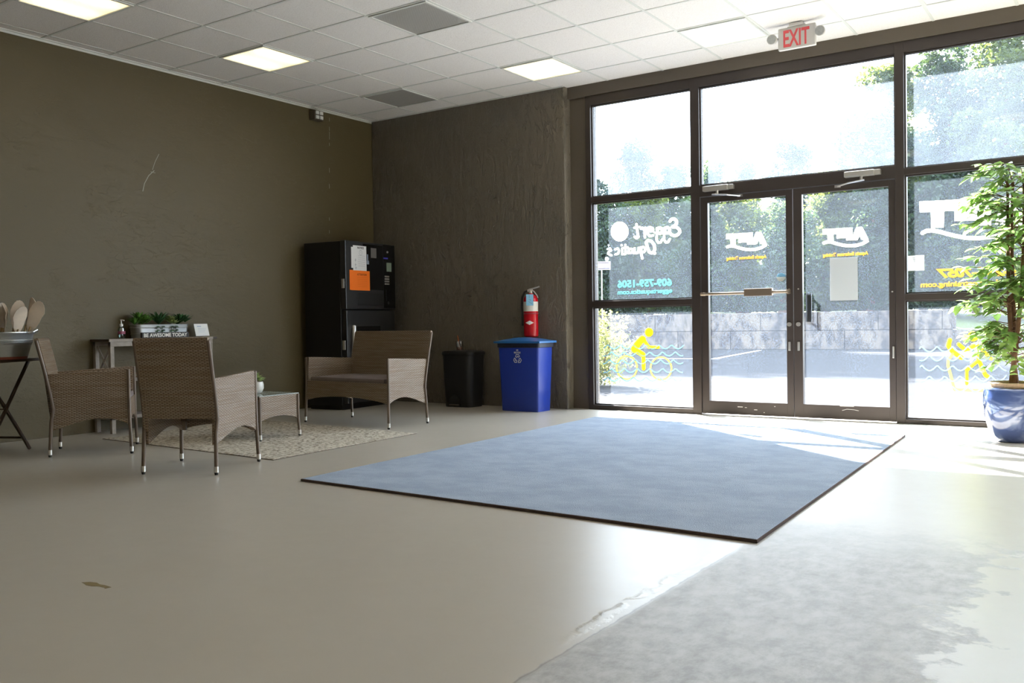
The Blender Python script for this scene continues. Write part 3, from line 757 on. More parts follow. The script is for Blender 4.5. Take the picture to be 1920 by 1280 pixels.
# ------------------------------------------------------------------ rattan seats
def rattan(name, label, cat, rw, fw, dep, label_grp, seats=1):
    t = thing(name, label, cat, (0, 0, 0), 0, label_grp)
    ry, fy = -dep/2, dep/2; TOP = .838; LEAN = .10; BZ = .215; ARM = .618
    def backx(z):   # y of the back post at height z
        return ry+.012 - (0 if z < .34 else LEAN*((z-.34)/(TOP-.34))**1.15)
    # side panels
    for s in (-1, 1):
        f = MB(); n = 14; th = .026; loops = []
        for i in range(n+1):
            k = i/n; y = ry+.01+(dep-.02)*k; xo = rw+(fw-rw)*k
            zb = .185+.03*k+.062*sin(pi*k**1.3)**.8; zt = ARM-.026*(1-k)
            G_ = lambda z: y+(1-k)**4*(backx(z)-(ry+.012))
            loops.append([Vector((s*xo, y, zb)), Vector((s*xo, y, .36)), Vector((s*xo, G_(.48), .48)), Vector((s*xo, G_(zt), zt-.012)), Vector((s*(xo-.005), G_(zt), zt)), Vector((s*(xo-th-.008), G_(zt), zt)), Vector((s*(xo-th-.012), G_(zt), zt-.014)), Vector((s*(xo-th), G_(.48), .48)), Vector((s*(xo-th), y, .36)), Vector((s*(xo-th), y, zb))])
        f.loft(loops); f.build('arm', M['wicker'], t, True, True)
    # backrest
    f = MB(); n = 10; loops = []
    for i in range(n+1):
        z = .345+(TOP-.345)*i/n; y = backx(z); hw = rw-.006+.012*i/n
        m_ = 8
        loops.append([Vector((hw*(2*j/m_-1), y, z)) for j in range(m_+1)]+[Vector((hw*(1-2*j/m_), y+.026, z)) for j in range(m_+1)])
    f.loft(loops); f.build('backrest', M['wicker'], t, True, True)
    # seat deck and front apron
    f = MB(); f.loft([[Vector((-rw+.02, ry+.03, z)), Vector((rw-.02, ry+.03, z)), Vector((fw-.025, fy-.01, z)), Vector((-fw+.025, fy-.01, z))] for z in (.345, .375)])
    f.build('seat_deck', M['wicker'], t, False, True)
    f = MB(); n = 14; loops = []
    for i in range(n+1):
        k = i/n; x = -fw+.02+(2*fw-.04)*k; zb = BZ+.045*sin(pi*k)**.7
        loops.append([Vector((x, fy, zb)), Vector((x, fy, .395)), Vector((x, fy-.022, .395)), Vector((x, fy-.022, zb))])
    f.loft(loops); f.build('apron', M['wicker'], t, True, True)
    # cushion
    f = MB(); f.box(-1, 1, -1, 1, 0, 1)
    b = f.bm; bmesh.ops.subdivide_edges(b, edges=b.edges[:], cuts=5, use_grid_fill=True)
    hx, hy = (rw+fw)/2-.038, dep/2-.022
    for v in b.verts:
        u, q = v.co.x, v.co.y; e = (1-abs(u)**8)*(1-abs(q)**8)
        z = v.co.z
        v.co = Vector((u*hx*(1-.012*(1-4*(z-.5)**2*.0-0)), q*hy+.010, .376+.030+.034*(z-.5)*2*(.75+.25*e)+(.006*e if z > .5 else 0)))
        if abs(u) > .99 or abs(q) > .99:
            bul = .006*(1-(2*z-1)**2); v.co.x += (bul if u > .99 else -bul if u < -.99 else 0); v.co.y += (bul if q > .99 else -bul if q < -.99 else 0)
    f.build('cushion', M['cushion'], t, True)
    # legs: rear ones run up as back posts
    for s in (-1, 1):
        for front in (0, 1):
            f = MB()
            if front: pts = [(s*(fw+.006), fy+.008, .018), (s*(fw-.002), fy-.002, .25), (s*(fw-.004), fy-.004, ARM-.004)]
            else: pts = [(s*(rw+.004), ry-.006, .018), (s*rw, ry+.006, .25)]+[(s*(rw+.004), backx(z)+.010, z) for z in (.34, .45, .56, .68, .80, TOP-.004)]
            f.tube(pts, .0125, 12); lg = f.build('leg', M['frame_brown'], t, True)
            x, y = pts[0][0], pts[0][1]
            f = MB(); f.tube([(x, y, .016), (x, y, .052)], .0145, 14); c = f.build('foot_cap', M['silver'], lg, True)
            f = MB(); f.tube([(x, y, 0), (x, y, .018)], [.010, .0125], 12); f.build('foot_pad', M['rubber'], lg, True)
    # top piping
    f = MB(); f.tube([(-rw-.004, backx(TOP)+.012, TOP), (rw+.004, backx(TOP)+.012, TOP)], .015, 10); f.build('top_rail', M['wicker'], t, True, True)
    if seats == 1:
        f = MB(); f.box(-.011, .011, ry+.06, ry+.075, .27, .345); f.box(-.02, .02, ry+.06, fy-.03, .325, .345); f.build('seat_brace', M['frame_brown'], t)
    return t
def place(o, rear_l, rear_r, front_l, front_r):
    R = (Vector(rear_l)+Vector(rear_r))/2; F = (Vector(front_l)+Vector(front_r))/2
    c = (R+F)/2; d = F-R; a = math.atan2(d.y, d.x)-pi/2
    o.location = (c.x, c.y, 0.0); o.rotation_euler = (0, 0, a)
GRP = 'rattan armchairs around the rug'
A1 = rattan('rattan_armchair', 'brown rattan armchair seen from behind, nearest the camera on the rug edge', 'armchair', .238, .272, .53, GRP)
place(A1, (2.468, -4.785), (2.91, -4.607), (2.208, -4.299), (2.693, -4.116))
A2 = dup(A1, (0, 0, 0), 0, 'brown rattan armchair seen from its side, beside the folding table with the tub')
place(A2, (.819, -4.348), (1.193, -4.68), (1.071, -3.938), (1.522, -4.324))
LV = rattan('rattan_loveseat', 'brown rattan two-seat sofa with grey cushion in front of the vending machine', 'sofa', .515, .565, .52, None, 2)
place(LV, (2.212, -1.767), (1.199, -1.637), (2.243, -2.306), (1.087, -2.071))
# rug carries the front legs
for o in (A1, A2, LV): o.location.z = 0.0

# coffee table
t = thing('coffee_table', 'low rattan coffee table with a frosted glass top on the rug', 'table', (1.62, -3.18, .006), radians(1))
hx, hy, zt = .262, .205, .350
f = MB()
for s in (-1, 1):
    n = 12
    f.loft([[Vector((-hx+2*hx*k/n, s*hy, .145+.045*sin(pi*k/n)**.7)), Vector((-hx+2*hx*k/n, s*hy, zt)), Vector((-hx+2*hx*k/n, s*(hy-.022), zt)), Vector((-hx+2*hx*k/n, s*(hy-.022), .145+.045*sin(pi*k/n)**.7))] for k in range(n+1)])
    f.loft([[Vector((s*hx, -hy+2*hy*k/n, .145+.040*sin(pi*k/n)**.7)), Vector((s*hx, -hy+2*hy*k/n, zt)), Vector((s*(hx-.022), -hy+2*hy*k/n, zt)), Vector((s*(hx-.022), -hy+2*hy*k/n, .145+.040*sin(pi*k/n)**.7))] for k in range(n+1)])
f.build('frame', M['wicker'], t, True, True)
f = MB(); f.box(-hx-.004, hx+.004, -hy-.004, hy+.004, zt, zt+.006, bev=.002); f.build('glass_top', M['tabglass'], t)
for sx_ in (-1, 1):
    for sy_ in (-1, 1):
        x, y = sx_*(hx-.002), sy_*(hy-.002)
        f = MB(); f.tube([(x*1.03, y*1.03, .016), (x, y, .16), (x, y, zt-.003)], .012, 10); lg = f.build('leg', M['frame_brown'], t, True)
        f = MB(); f.tube([(x*1.03, y*1.03, .012), (x*1.03, y*1.03, .048)], .0138, 12); f.build('foot_cap', M['silver'], lg, True)
        f = MB(); f.tube([(x*1.03, y*1.03, 0), (x*1.03, y*1.03, .014)], .011, 12); f.build('foot_pad', M['rubber'], lg, True)

# ------------------------------------------------------------------ leaves
def leaf(f, base, d, up, L, W, fold=.25, droop=.25):
    d = d.normalized(); s = d.cross(up)
    if s.length < 1e-3: s = Vector((1, 0, 0))
    s.normalize(); n = s.cross(d)
    def P(k, w_): return base+d*(L*k)-Vector((0, 0, 1))*(droop*L*k*k)+s*w_+n*(abs(w_)*fold)
    c = [P(0, 0), P(.35, 0), P(.7, 0), P(1, 0)]; l = [P(.3, W/2), P(.65, W*.36)]; r = [P(.3, -W/2), P(.65, -W*.36)]
    bm = f.bm; C_ = [bm.verts.new(p) for p in c]; L_ = [bm.verts.new(p) for p in l]; R2 = [bm.verts.new(p) for p in r]
    for q in ((C_[0], L_[0], C_[1]), (C_[0], C_[1], R2[0]), (C_[1], L_[0], L_[1], C_[2]), (C_[1], C_[2], R2[1], R2[0]), (C_[2], L_[1], C_[3]), (C_[2], C_[3], R2[1])): bm.faces.new(q)
def nobuild(f, name, mat, parent, smooth=False):   # keeps face order, no normal recalculation for open sheets
    me = bpy.data.meshes.new(name); f.bm.to_mesh(me); f.bm.free(); return link(name, me, mat, parent, smooth)
def rosette(f, c, n, L, W, up=.5, droop=.2):
    for i in range(n):
        a = i*2.399; e = up*(.25+1.5*i/n)
        d = Vector((cos(a), sin(a), e)); leaf(f, Vector(c), d, Vector((0, 0, 1)), L*(1.1-.5*i/n), W, .35, droop)

# pot with succulent on the coffee table
t = thing('potted_succulent', 'small green succulent in a white round pot on the coffee table', 'potted plant', (1.638, -3.205, .3625))
f = MB(); f.lathe([(.030, 0), (.048, .012), (.062, .045), (.062, .075), (.055, .098), (.050, .098), (.048, .085)], cap1=True, n=28); f.build('pot', M['pot_white'], t, True)
f = MB(); f.tube([(0, 0, .08), (0, 0, .088)], .047, 16); f.build('soil', M['soil'], t)
f = MB()
for i in range(9):
    a = i*2.4; r = .04*(i/9)**.5; rosette(f, (r*cos(a), r*sin(a), .10+rnd.random()*.075), 14, .062, .028, 1.2, .12)
nobuild(f, 'foliage', M['succ_pale'], t)

# ------------------------------------------------------------------ vending machine
t = thing('vending_machine', 'tall black vending machine with white and orange notices in the corner', 'vending machine', (.655, -1.150, 0), radians(5.2))
dp, wd = .575, .88
f = MB(); f.box(-dp, -.075, 0, wd, .045, 1.815, bev=.006); f.box(-dp+.03, -.10, .03, wd-.03, .0, .05); f.build('body', M['black_metal'], t)
f = MB(); f.box(-.072, 0, 0, wd, 1.085, 1.822, bev=.008); ud = f.build('upper_door', M['charcoal'], t)
f = MB(); f.box(-.072, -.012, .018, wd, .07, 1.075, bev=.008); ld = f.build('lower_door', M['charcoal'], t)
f = MB(); f.box(-.0005, .003, .30, .655, 1.30, 1.80, bev=.0008); f.build('display_window', M['black_gloss'], ud)
f = MB(); f.box(-.0005, .003, .665, .875, 1.10, 1.815, bev=.0008); f.build('control_panel', M['black_gloss'], ud)
f = MB(); f.box(-.0005, .004, .20, .66, 1.125, 1.265, bev=.0015); f.build('delivery_flap', M['black'], ud)
f = MB(); f.box(-.012, -.006, .12, .60, .52, .90, bev=.002); f.build('lower_panel', M['black_gloss'], ld)
f = MB(); f.tube([(-.008, .105, .55), (.004, .105, .58), (.008, .11, .72), (.004, .12, .86), (-.008, .135, .90)], .028, 12); f.build('chrome_trim', M['steel'], ld, True)
for z in (1.36, .70):
    f = MB(); f.box(-.055, -.02, -.006, .004, z-.05, z+.05, bev=.002); f.build('hinge', M['silver'], t)
Mv = Matrix.Rotation(radians(90), 4, 'Z') @ Matrix.Rotation(radians(90), 4, 'X')
def vt(name, body, y, z, size, width, mat, par, x, fat=.0):
    return text(name, body, size, mat, par, Matrix.Translation((x, y, z)) @ Mv, width, False, .0006, fat)
f = MB(); f.box(.003, .0045, .125, .355, 1.50, 1.775); nt_ = f.build('notice_sheet', M['paper'], ud)
f = MB(); f.box(.0022, .0034, .095, .13, 1.53, 1.755); f.build('notice_sheet', M['paper'], ud)
vt('lettering', 'NOTICE', .200, 1.742, .030, .11, M['ink'], nt_, .0048, .001)
f = Film('x', .0050, .001); f.stroke(arc(.256, 1.700, .026, .026, 0, 350, 20), .003, lambda u, v: Vector((.0046, u, v)), Vector((.0004, 0, 0)), closed=True, capr=False)
f.stroke([(.256, 1.712), (.256, 1.70), (.264, 1.694)], .003, lambda u, v: Vector((.0046, u, v)), Vector((.0004, 0, 0)))
for (yy, zz_) in ((.165, 1.615), (.165, 1.565), (.17, 1.53)):
    f.stroke([(yy-.012, zz_), (yy+.012, zz_+.003)], .004, lambda u, v: Vector((.0046, u, v)), Vector((.0004, 0, 0)))
    f.stroke([(yy-.002, zz_-.016), (yy, zz_+.018)], .004, lambda u, v: Vector((.0046, u, v)), Vector((.0004, 0, 0)))
for i in range(6): f.rect(.21, .33, 1.665-.022*i, 1.667-.022*i)
f.build('print', M['ink_grey'], nt_)
f = MB(); f.box(.005, .0065, .085, .405, 1.290, 1.505); f.box(.004, .0052, .060, .120, 1.292, 1.507); os_ = tag(f.build('orange_notice', M['orange_paper'], ud), 'orange ATTENTION sheet')
vt('lettering', 'ATTENTION', .185, 1.452, .030, .165, simple('dark_orange_ink', (.28, .05, .005), .7), os_, .0068, .001)
f = MB()
for i in range(6): f.box(.0066, .0069, .19, .36, 1.43-.020*i, 1.4315-.020*i)
f.build('print', simple('orange_print', (.5, .09, .01), .7), os_)
f = MB(); f.box(.003, .0042, .435, .535, 1.655, 1.765); f.build('card', simple('grey_card', (.12, .11, .10), .6), ud)
f = MB(); f.box(.003, .0042, .36, .40, 1.58, 1.62); f.box(.003, .0042, .365, .385, 1.60, 1.69); f.build('card', simple('bluish_card', (.25, .30, .36), .5), ud)
f = MB(); f.tube([(.003, .735, 1.735), (.012, .735, 1.735)], .012, 14); f.build('lock', M['silver'], ud)
f = MB(); f.box(.003, .004, .665, .745, 1.655, 1.672); f.build('display', M['blue_led'], ud)
f = MB(); f.box(.003, .012, .715, .80, 1.515, 1.615, bev=.002); cr = f.build('card_reader', M['screen'], ud)
f = MB()
for i in range(4):
    for j in range(3): f.box(.003, .008, .680+.030*j, .702+.030*j, 1.365+.028*i, 1.383+.028*i, bev=.002)
f.build('keypad', M['silver'], ud)
f = MB(); f.box(.003, .008, .70, .706, 1.18, 1.31); f.tube([(.003, .74, 1.16), (.01, .74, 1.16)], .016, 12); f.build('coin_slot', M['black_metal'], ud)

# ------------------------------------------------------------------ black step bin and cup
t = thing('step_bin', 'black plastic pedal trash can between sofa and blue bin', 'trash can', (1.475, -.195, 0))
def rr(hx, hy, z, rad, n=6, fy=0):
    out = []
    for (sx_, sy_, a0) in ((1, 1, 0), (-1, 1, 90), (-1, -1, 180), (1, -1, 270)):
        r_ = rad if sy_ < 0 else rad*.5
        for i in range(n+1):
            a = radians(a0+90*i/n); out.append(Vector((sx_*(hx-r_)+r_*cos(a), sy_*(hy-r_)+r_*sin(a), z)))
    return out
f = MB(); f.loft([rr(.180, .120, .0, .06), rr(.182, .122, .02, .06), rr(.205, .140, .555, .07), rr(.205, .140, .565, .07)]); f.build('body', M['black'], t, True)
f = MB(); f.loft([rr(.212, .147, .565, .075), rr(.217, .152, .575, .075), rr(.215, .150, .598, .075), rr(.20, .138, .612, .07), rr(.12, .08, .618, .06)]); f.build('lid', M['black'], t, True)
f = MB(); f.prism(arc(-.02, .06, .075, .075, 0, 180, 12)+[(-.095, .018), (.055, .018)], lambda u, v: Vector((u, -.1235-v*.03, v)), Vector((0, -.002, 0))); f.build('pedal_recess', M['black_gloss'], t)
f = MB(); f.box(-.085, .045, -.150, -.118, .018, .032, bev=.004); f.build('pedal', simple('worn_pedal', (.16, .14, .12), .4, .5), t)
t = thing('iced_drink_cup', 'clear plastic cup with iced drink and orange straw on the black bin', 'cup', (1.455, -.225, .619))
f = MB(); f.lathe([(.030, 0), (.034, .045), (.043, .098), (.045, .100), (.0435, .100), (.033, .045), (.029, .002)], cap1=False, n=24); f.build('cup_wall', M['cup'], t, True)
f = MB(); f.lathe([(.0285, .003), (.031, .035)], n=20); f.build('drink', M['coffee'], t, True)
f = MB()
for i in range(5): f.box(-.010, .010, -.010, .010, -.010, .010, Matrix.Translation((.012*cos(i*2.2), .012*sin(i*2.2), .048+.006*i)) @ Matrix.Rotation(i*1.1, 4, 'X') @ Matrix.Rotation(i, 4, 'Z'), .002)
f.build('ice', M['acrylic'], t)
f = MB(); f.tube([(.014, .0, .006), (-.006, -.004, .10), (-.018, -.006, .162)], .0042, 10); f.build('straw', M['straw'], t, True)

# ------------------------------------------------------------------ blue recycling bin
t = thing('recycling_bin', 'blue rectangular recycling bin with white recycle symbol by the extinguisher', 'recycling bin', (2.375, -.305, 0))
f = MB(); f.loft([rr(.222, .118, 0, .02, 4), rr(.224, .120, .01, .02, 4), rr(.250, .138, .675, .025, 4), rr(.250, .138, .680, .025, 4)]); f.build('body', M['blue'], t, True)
f = MB(); f.loft([rr(.253, .140, .655, .03, 4), rr(.262, .148, .66, .03, 4), rr(.262, .148, .700, .03, 4), rr(.25, .14, .704, .03, 4)]); f.build('rim', simple('dark_rim', (.012, .014, .03), .5), t, True)
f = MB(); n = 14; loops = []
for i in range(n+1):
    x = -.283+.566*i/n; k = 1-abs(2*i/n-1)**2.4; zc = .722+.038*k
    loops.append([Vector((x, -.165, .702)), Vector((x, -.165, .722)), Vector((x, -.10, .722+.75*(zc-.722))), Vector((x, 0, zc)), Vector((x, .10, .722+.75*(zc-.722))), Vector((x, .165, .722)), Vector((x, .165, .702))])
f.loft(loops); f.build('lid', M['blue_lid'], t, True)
def front_bin(u, v):  # u,v local on sloping front face
    return Vector((u, -.1200-.018*(v/.675)-.0012, v))
DV = Vector((0, .001, 0)); f = Film('y', lambda u, v: -.1200-.018*(v/.675)-.0020, .0008)
def tri_arrow(ang):
    c, s_ = cos(ang), sin(ang); cx, cy = -.005, .540
    def W_(pts): return [(cx+1.12*(x*c-y*s_), cy+1.12*(x*s_+y*c)) for x, y in pts]
    f.stroke(W_([(-.022, .022), (-.012, .042), (.012, .042), (.024, .024), (.010, .016), (.002, .028), (-.006, .014)]), .0062, front_bin, DV, closed=True)
for a in (0, 2*pi/3, 4*pi/3): tri_arrow(a)
tag(f.build('recycle_symbol', M['white'], t), 'white outlined recycle arrows')
for body, z, wdt in (('WE', .622, .026), ('RECYCLE', .598, .080)):
    text('lettering', body, .024, M['white'], t, Matrix.Translation((-.005, -.1222-.018*(z/.675)-.0010, z)) @ Mx, wdt, False, .0012, .0006, 0, 'CENTER')

# ------------------------------------------------------------------ fire extinguisher
t = thing('fire_extinguisher', 'red fire extinguisher with blue tag mounted on the dark wall above the bin', 'fire extinguisher', (2.325, -.105, .76), radians(27))
f = MB(); f.lathe([(.062, 0), (.076, .012), (.077, .03), (.077, .385), (.072, .41), (.055, .435), (.028, .450), (.022, .460)], n=36); f.build('cylinder', M['red'], t, True)
f = MB(); f.lathe([(.0778, .270), (.0778, .372)], n=36, cap0=False, cap1=False); f.build('label_band', M['label_white'], t, True)
f = MB(); f.lathe([(.0785, .240), (.0785, .258)], n=36, cap0=False, cap1=False); f.build('strap', M['red_dark'], t, True)
f = Film('y', lambda u, v: -math.sqrt(.0782**2-u*u), .0008); [f.prism([(x, .150-h_*(1-abs(x)/.045)), (x+.003, .150-h_*(1-abs(x+.003)/.045)), (x+.003, .150+h_*(1-abs(x+.003)/.045)), (x, .150+h_*(1-abs(x)/.045))], lambda u, v: Vector((u-.008, 0, v)), None) for h_ in (.022,) for x in [-.045+.003*i for i in range(30)]]; f.build('diamond_badge', M['white'], t)
f = MB(); f.tube([(0, 0, .455), (0, 0, .492)], .018, 14); f.box(-.035, .022, -.014, .014, .478, .502, bev=.004); f.build('valve', M['silver'], t, True)
f = MB(); f.tube([(-.02, -.004, .500), (.03, -.006, .512), (.095, -.010, .530)], .008, 8); f.tube([(.0, -.004, .495), (.035, -.006, .480), (.068, -.010, .435), (.076, -.012, .410)], .0075, 8); f.build('handle', M['steel'], t, True)
f = MB(); f.tube([(-.03, 0, .490), (-.065, -.0, .475), (-.092, 0, .42), (-.098, 0, .32), (-.094, 0, .20), (-.090, 0, .12)], .011, 10); f.build('hose', M['rubber'], t, True)
f = MB(); f.box(-.040, .036, -.083, -.0815, .330, .448); tg = f.build('inspection_tag', M['tag_blue'], t)
f = Film('y', -.0834, .001)
for p_ in ([(-.006, .44), (-.008, .41)], [(-.012, .395), (.006, .392), (.0, .38)], [(-.014, .372), (.022, .348)]): f.stroke(p_, .004, lambda u, v: Vector((u, -.0835, v)), Vector((0, .0006, 0)))
f.build('print', M['ink_grey'], tg)
f = MB(); f.box(-.02, .02, .06, .098, .38, .44); f.box(-.012, .012, .02, .09, .42, .452); f.build('bracket', M['black_metal'], t)

# ------------------------------------------------------------------ console table
t = thing('console_table', 'weathered wood console table with three tiers and X sides against the left wall', 'console table', (.16, -3.105, 0))
y0, y1, xa, xb = -.535, .525, -.145, .115
f = MB(); f.box(xa-.010, xb+.012, y0-.02, y1+.05, .800, .822, bev=.002); f.build('tabletop', M['wood_dark'], t)
f = MB(); f.box(xb-.028, xb+.008, y0, y1, .758, .798, bev=.003); f.box(xa, xa+.03, y0, y1, .765, .80); f.box(xb-.002, xb+.016, y0-.015, y1, .7985, .8235, bev=.002); f.build('rail', M['wood_grey'], t)
for x in (xa+.018, xb-.012):
    for y in (y0+.018, y1-.018):
        f = MB(); f.box(x-.018, x+.018, y-.018, y+.018, 0, .80, bev=.003); f.build('leg', M['wood_grey'], t)
for y in (y0+.018, y1-.018):
    f = MB()
    for zl, zh in ((.49, .76), (.17, .42)):
        f.tube([(xa+.03, y, zl), (xb-.02, y, zh)], .012, 4); f.tube([(xa+.03, y+.004, zh), (xb-.02, y+.004, zl)], .012, 4)
    f.build('cross_brace', M['wood_grey'], t)
for z in (.448, .120):
    f = MB(); f.box(xa, xb+.006, y0, y1, z, z+.03, bev=.002); f.build('shelf', M['wood_grey'], t)
TOPZ = .8235
t = thing('book', 'dark red book lying on the middle shelf of the console table', 'book', (.19, -3.25, .479), .1)
f = MB(); f.box(-.075, .075, -.11, .11, 0, .004); f.box(-.075, .075, -.11, .11, .028, .032); f.box(-.078, -.073, -.11, .11, 0, .032); f.build('cover', M['red_dark'], t)
f = MB(); f.box(-.073, .071, -.105, .105, .004, .028); f.build('pages', M['label_white'], t)
# planter
t = thing('metal_planter', 'long galvanised metal planter of succulents on the console table', 'planter', (.125, -3.055, TOPZ+.001), 0)
f = MB(); f.loft([rr(.068, .260, 0, .05, 6), rr(.076, .272, .110, .055, 6), rr(.079, .276, .122, .056, 6), rr(.074, .271, .122, .052, 6), rr(.072, .268, .105, .05, 6)]); f.build('trough', M['galv'], t, True)
f = MB()
for z in (.032, .088):
    k = z/.11; f.loft([rr(.069+.008*k, .262+.012*k, z, .052, 6), rr(.071+.008*k, .264+.012*k, z+.004, .052, 6), rr(.069+.008*k, .262+.012*k, z+.008, .052, 6)], False, False)
f.build('rib', M['galv'], t, True)
for y, mt, kk in ((-.20, 'succ', 0), (-.13, 'succ', 0), (.13, 'succ_pale', 1), (.22, 'succ_dark', 0)):
    f = MB()
    for i in range(5):
        rosette(f, (rnd.uniform(-.04, .04), y+rnd.uniform(-.05, .05), .115+rnd.random()*.05), 16, .115 if not kk else .075, .034, 1.9 if not kk else 1.3, .12)
    nobuild(f, 'succulent', M[mt], t)
f = MB()
for i in range(20):
    a = i*2.4; d = Vector((cos(a)*.8, sin(a), .7+1.3*(i/20))); leaf(f, Vector((.0, 0.0, .12)), d, Vector((0, 0, 1)), .19, .032, .3, .25)
nobuild(f, 'spiky_succulent', M['succ_dark'], t)
for y in (-.075, -.02, .075, .12):
    f = MB()
    for st in range(2):
        xx = .078+.004*st; z = .118
        for i in range(9):
            z -= .009; leaf(f, Vector((xx, y+.006*sin(i*2)+st*.012, z)), Vector((.5, sin(i*2.4), -.2)), Vector((0, 0, 1)), .026, .016, .2, .3)
    nobuild(f, 'trailing_stem', M['succ_dark'], t)
# sign block
t = thing('word_block', 'small black block sign reading BE AWESOME TODAY before the planter', 'sign', (.222, -3.055, TOPZ+.001))
f = MB(); f.box(-.014, .012, -.245, .245, 0, .050, bev=.0015); f.build('block', simple('black_painted_wood', (.025, .022, .02), .6), t)
text('lettering', 'BE AWESOME TODAY', .046, M['label_white'], t, Matrix.Translation((.0122, 0, .0085)) @ Mv, .455, False, .001, .0012, 0, 'CENTER')
# sanitiser bottle
t = thing('sanitizer_bottle', 'clear hand sanitizer pump bottle at the left end of the console table', 'bottle', (.20, -3.48, TOPZ+.001), radians(20))
f = MB(); f.lathe([(.026, 0), (.029, .006), (.029, .072), (.024, .095), (.012, .104), (.012, .112)], n=24, sy=1.15); f.build('bottle_body', M['gel'], t, True)
f = MB(); f.lathe([(.0295, .040), (.0295, .066)], n=24, sy=1.15, cap0=False, cap1=False); f.build('label', M['pink'], t, True)
f = MB(); f.tube([(0, 0, .110), (0, 0, .130)], .014, 14); f.tube([(0, 0, .13), (0, 0, .158)], .005, 8); f.tube([(0, 0, .158), (0, 0, .168)], [.009, .012], 10); f.tube([(0, 0, .164), (.03, .0, .160)], .005, 8); f.build('pump', M['white'], t, True)
# acrylic card holder
t = thing('card_holder', 'white information card in a clear slanted holder on the console table', 'card holder', (.16, -2.60, TOPZ+.001), radians(6))
f = MB(); f.box(.0, .003, -.088, .088, 0, .130, Matrix.Rotation(radians(-14), 4, 'Y')); f.box(-.07, .006, -.088, .088, 0, .003); f.build('acrylic_stand', M['acrylic'], t)
f = MB(); f.box(.0035, .0045, -.084, .084, .006, .126, Matrix.Rotation(radians(-14), 4, 'Y')); cd = f.build('card', M['white'], t)
f = MB()
R14 = Matrix.Rotation(radians(-14), 4, 'Y')
f.box(.0046, .0050, -.05, .0, .096, .106, R14)
for i in range(4): f.box(.0046, .0050, -.045, .06-.01*i, .080-.012*i, .082-.012*i, R14)
f.build('print', simple('pale_blue_print', (.35, .42, .55), .6), cd)

# ------------------------------------------------------------------ folding tray table and tub of fans
t = thing('folding_table', 'dark folding tray table on crossed legs at the left edge', 'table', (.62, -4.85, 0), radians(28))
f = MB(); f.box(-.22, .22, -.36, .345, .678, .698, bev=.003); f.build('tabletop', M['wood_dark'], t)
for s in (-1, 1):
    f = MB(); f.tube([(s*.17, -.27, .01), (s*.17, .25, .672)], .013, 8); f.build('leg', M['wood_dark'], t)
    f = MB(); f.tube([(s*.14, .29, .008), (s*.14, -.25, .672)], .013, 8); f.build('leg', M['wood_dark'], t)
f = MB(); f.tube([(-.17, -.01, .335), (.17, -.01, .335)], .006, 8); f.tube([(-.14, .22, .10), (.14, .22, .10)], .009, 8); f.build('stretcher', M['wood_dark'], t)
TUB = Vector((.685, -4.755, .699))
t = thing('metal_tub', 'round galvanised tub with a coppery base on the folding table', 'tub', TUB)
rad = .215
f = MB(); f.lathe([(.175, .075), (.20, .115), (.203, .12), (.198, .125), (.205, .130), (.200, .135), (.207, .14), (.203, .146), (.214, .19), (.220, .195), (.220, .201), (.212, .201), (.198, .12), (.17, .02)], n=44, cap0=False, cap1=False); f.build('tub_wall', M['galv'], t, True)
f = MB(); f.lathe([(.165, 0), (.167, .004), (.180, .082), (.172, .08)], n=44); f.build('tub_base', M['copper_red'], t, True)
f = MB()
for a in (radians(35), radians(215)):
    cx, cy = .216*cos(a), .216*sin(a); tx, ty = -sin(a), cos(a)
    f.tube([(cx+tx*.04, cy+ty*.04, .185), (cx*1.16+tx*.035, cy*1.16+ty*.035, .20), (cx*1.22, cy*1.22, .215), (cx*1.16-tx*.035, cy*1.16-ty*.035, .20), (cx-tx*.04, cy-ty*.04, .185)], .005, 8)
f.build('tub_handle', M['steel'], t, True)
fan0 = None
specs = [(-.045, -.06, -10, .95, 'leftmost pale paper fan in the tub'), (.010, -.03, 3, 1.0, 'second pale paper fan from the left in the tub'), (.045, .05, 7, 1.06, 'third paper fan from the left, tall and narrow, in the tub'), (.085, .0, 9, 1.06, 'broad pale paper fan in the middle of the tub'), (.120, .05, 12, 1.14, 'tallest pale paper fan in the tub'), (.150, .0, 22, 1.10, 'rightmost pale paper fan leaning out over the tub rim'), (.060, -.06, -4, .98, 'short pale paper fan in front, left of the broad middle one'), (.118, -.07, 17, .95, 'short pale paper fan in front, just left of the rightmost one')]
for i, (u, v, tilt, sc, lab) in enumerate(specs):
    lab = lab
    if fan0 is None:
        tt = thing('paper_fan', lab, 'fan', (0, 0, 0), 0, 'paper fans in the tub')
        f = MB()
        prof = []
        for kx in range(21):
            a = radians(-90+18*kx); prof.append((.050*cos(a)*(1 if sin(a) > 0 else .8), .235+.108*sin(a)))
        loops = []
        f.prism(prof, lambda p_, q_: Vector((p_, .02*(p_/.043)**2+.15*(q_-.25)**2, q_)), Vector((0, .004, 0))); f.build('blade', M['fan'], tt, True)
        f = MB(); f.tube([(0, -.002, -.12+.12), (0, -.002, .16)], .006, 8); f.build('handle', M['bamboo'], tt, True)
        fan0 = tt; o = tt
    else:
        o = dup(fan0, (0, 0, 0), 0, lab)
    d = R_*u + _f*v; d.z = 0
    o.location = TUB+d+Vector((0, 0, .075))
    yawz = YAW+radians((-10, 40, -35, 30, -30, 15, -60, 50)[i])
    o.rotation_mode = 'QUATERNION'
    from mathutils import Quaternion
    o.rotation_quaternion = Quaternion(_f, radians(tilt)) @ Quaternion((0, 0, 1), yawz)
    o.scale = (sc, sc, sc)

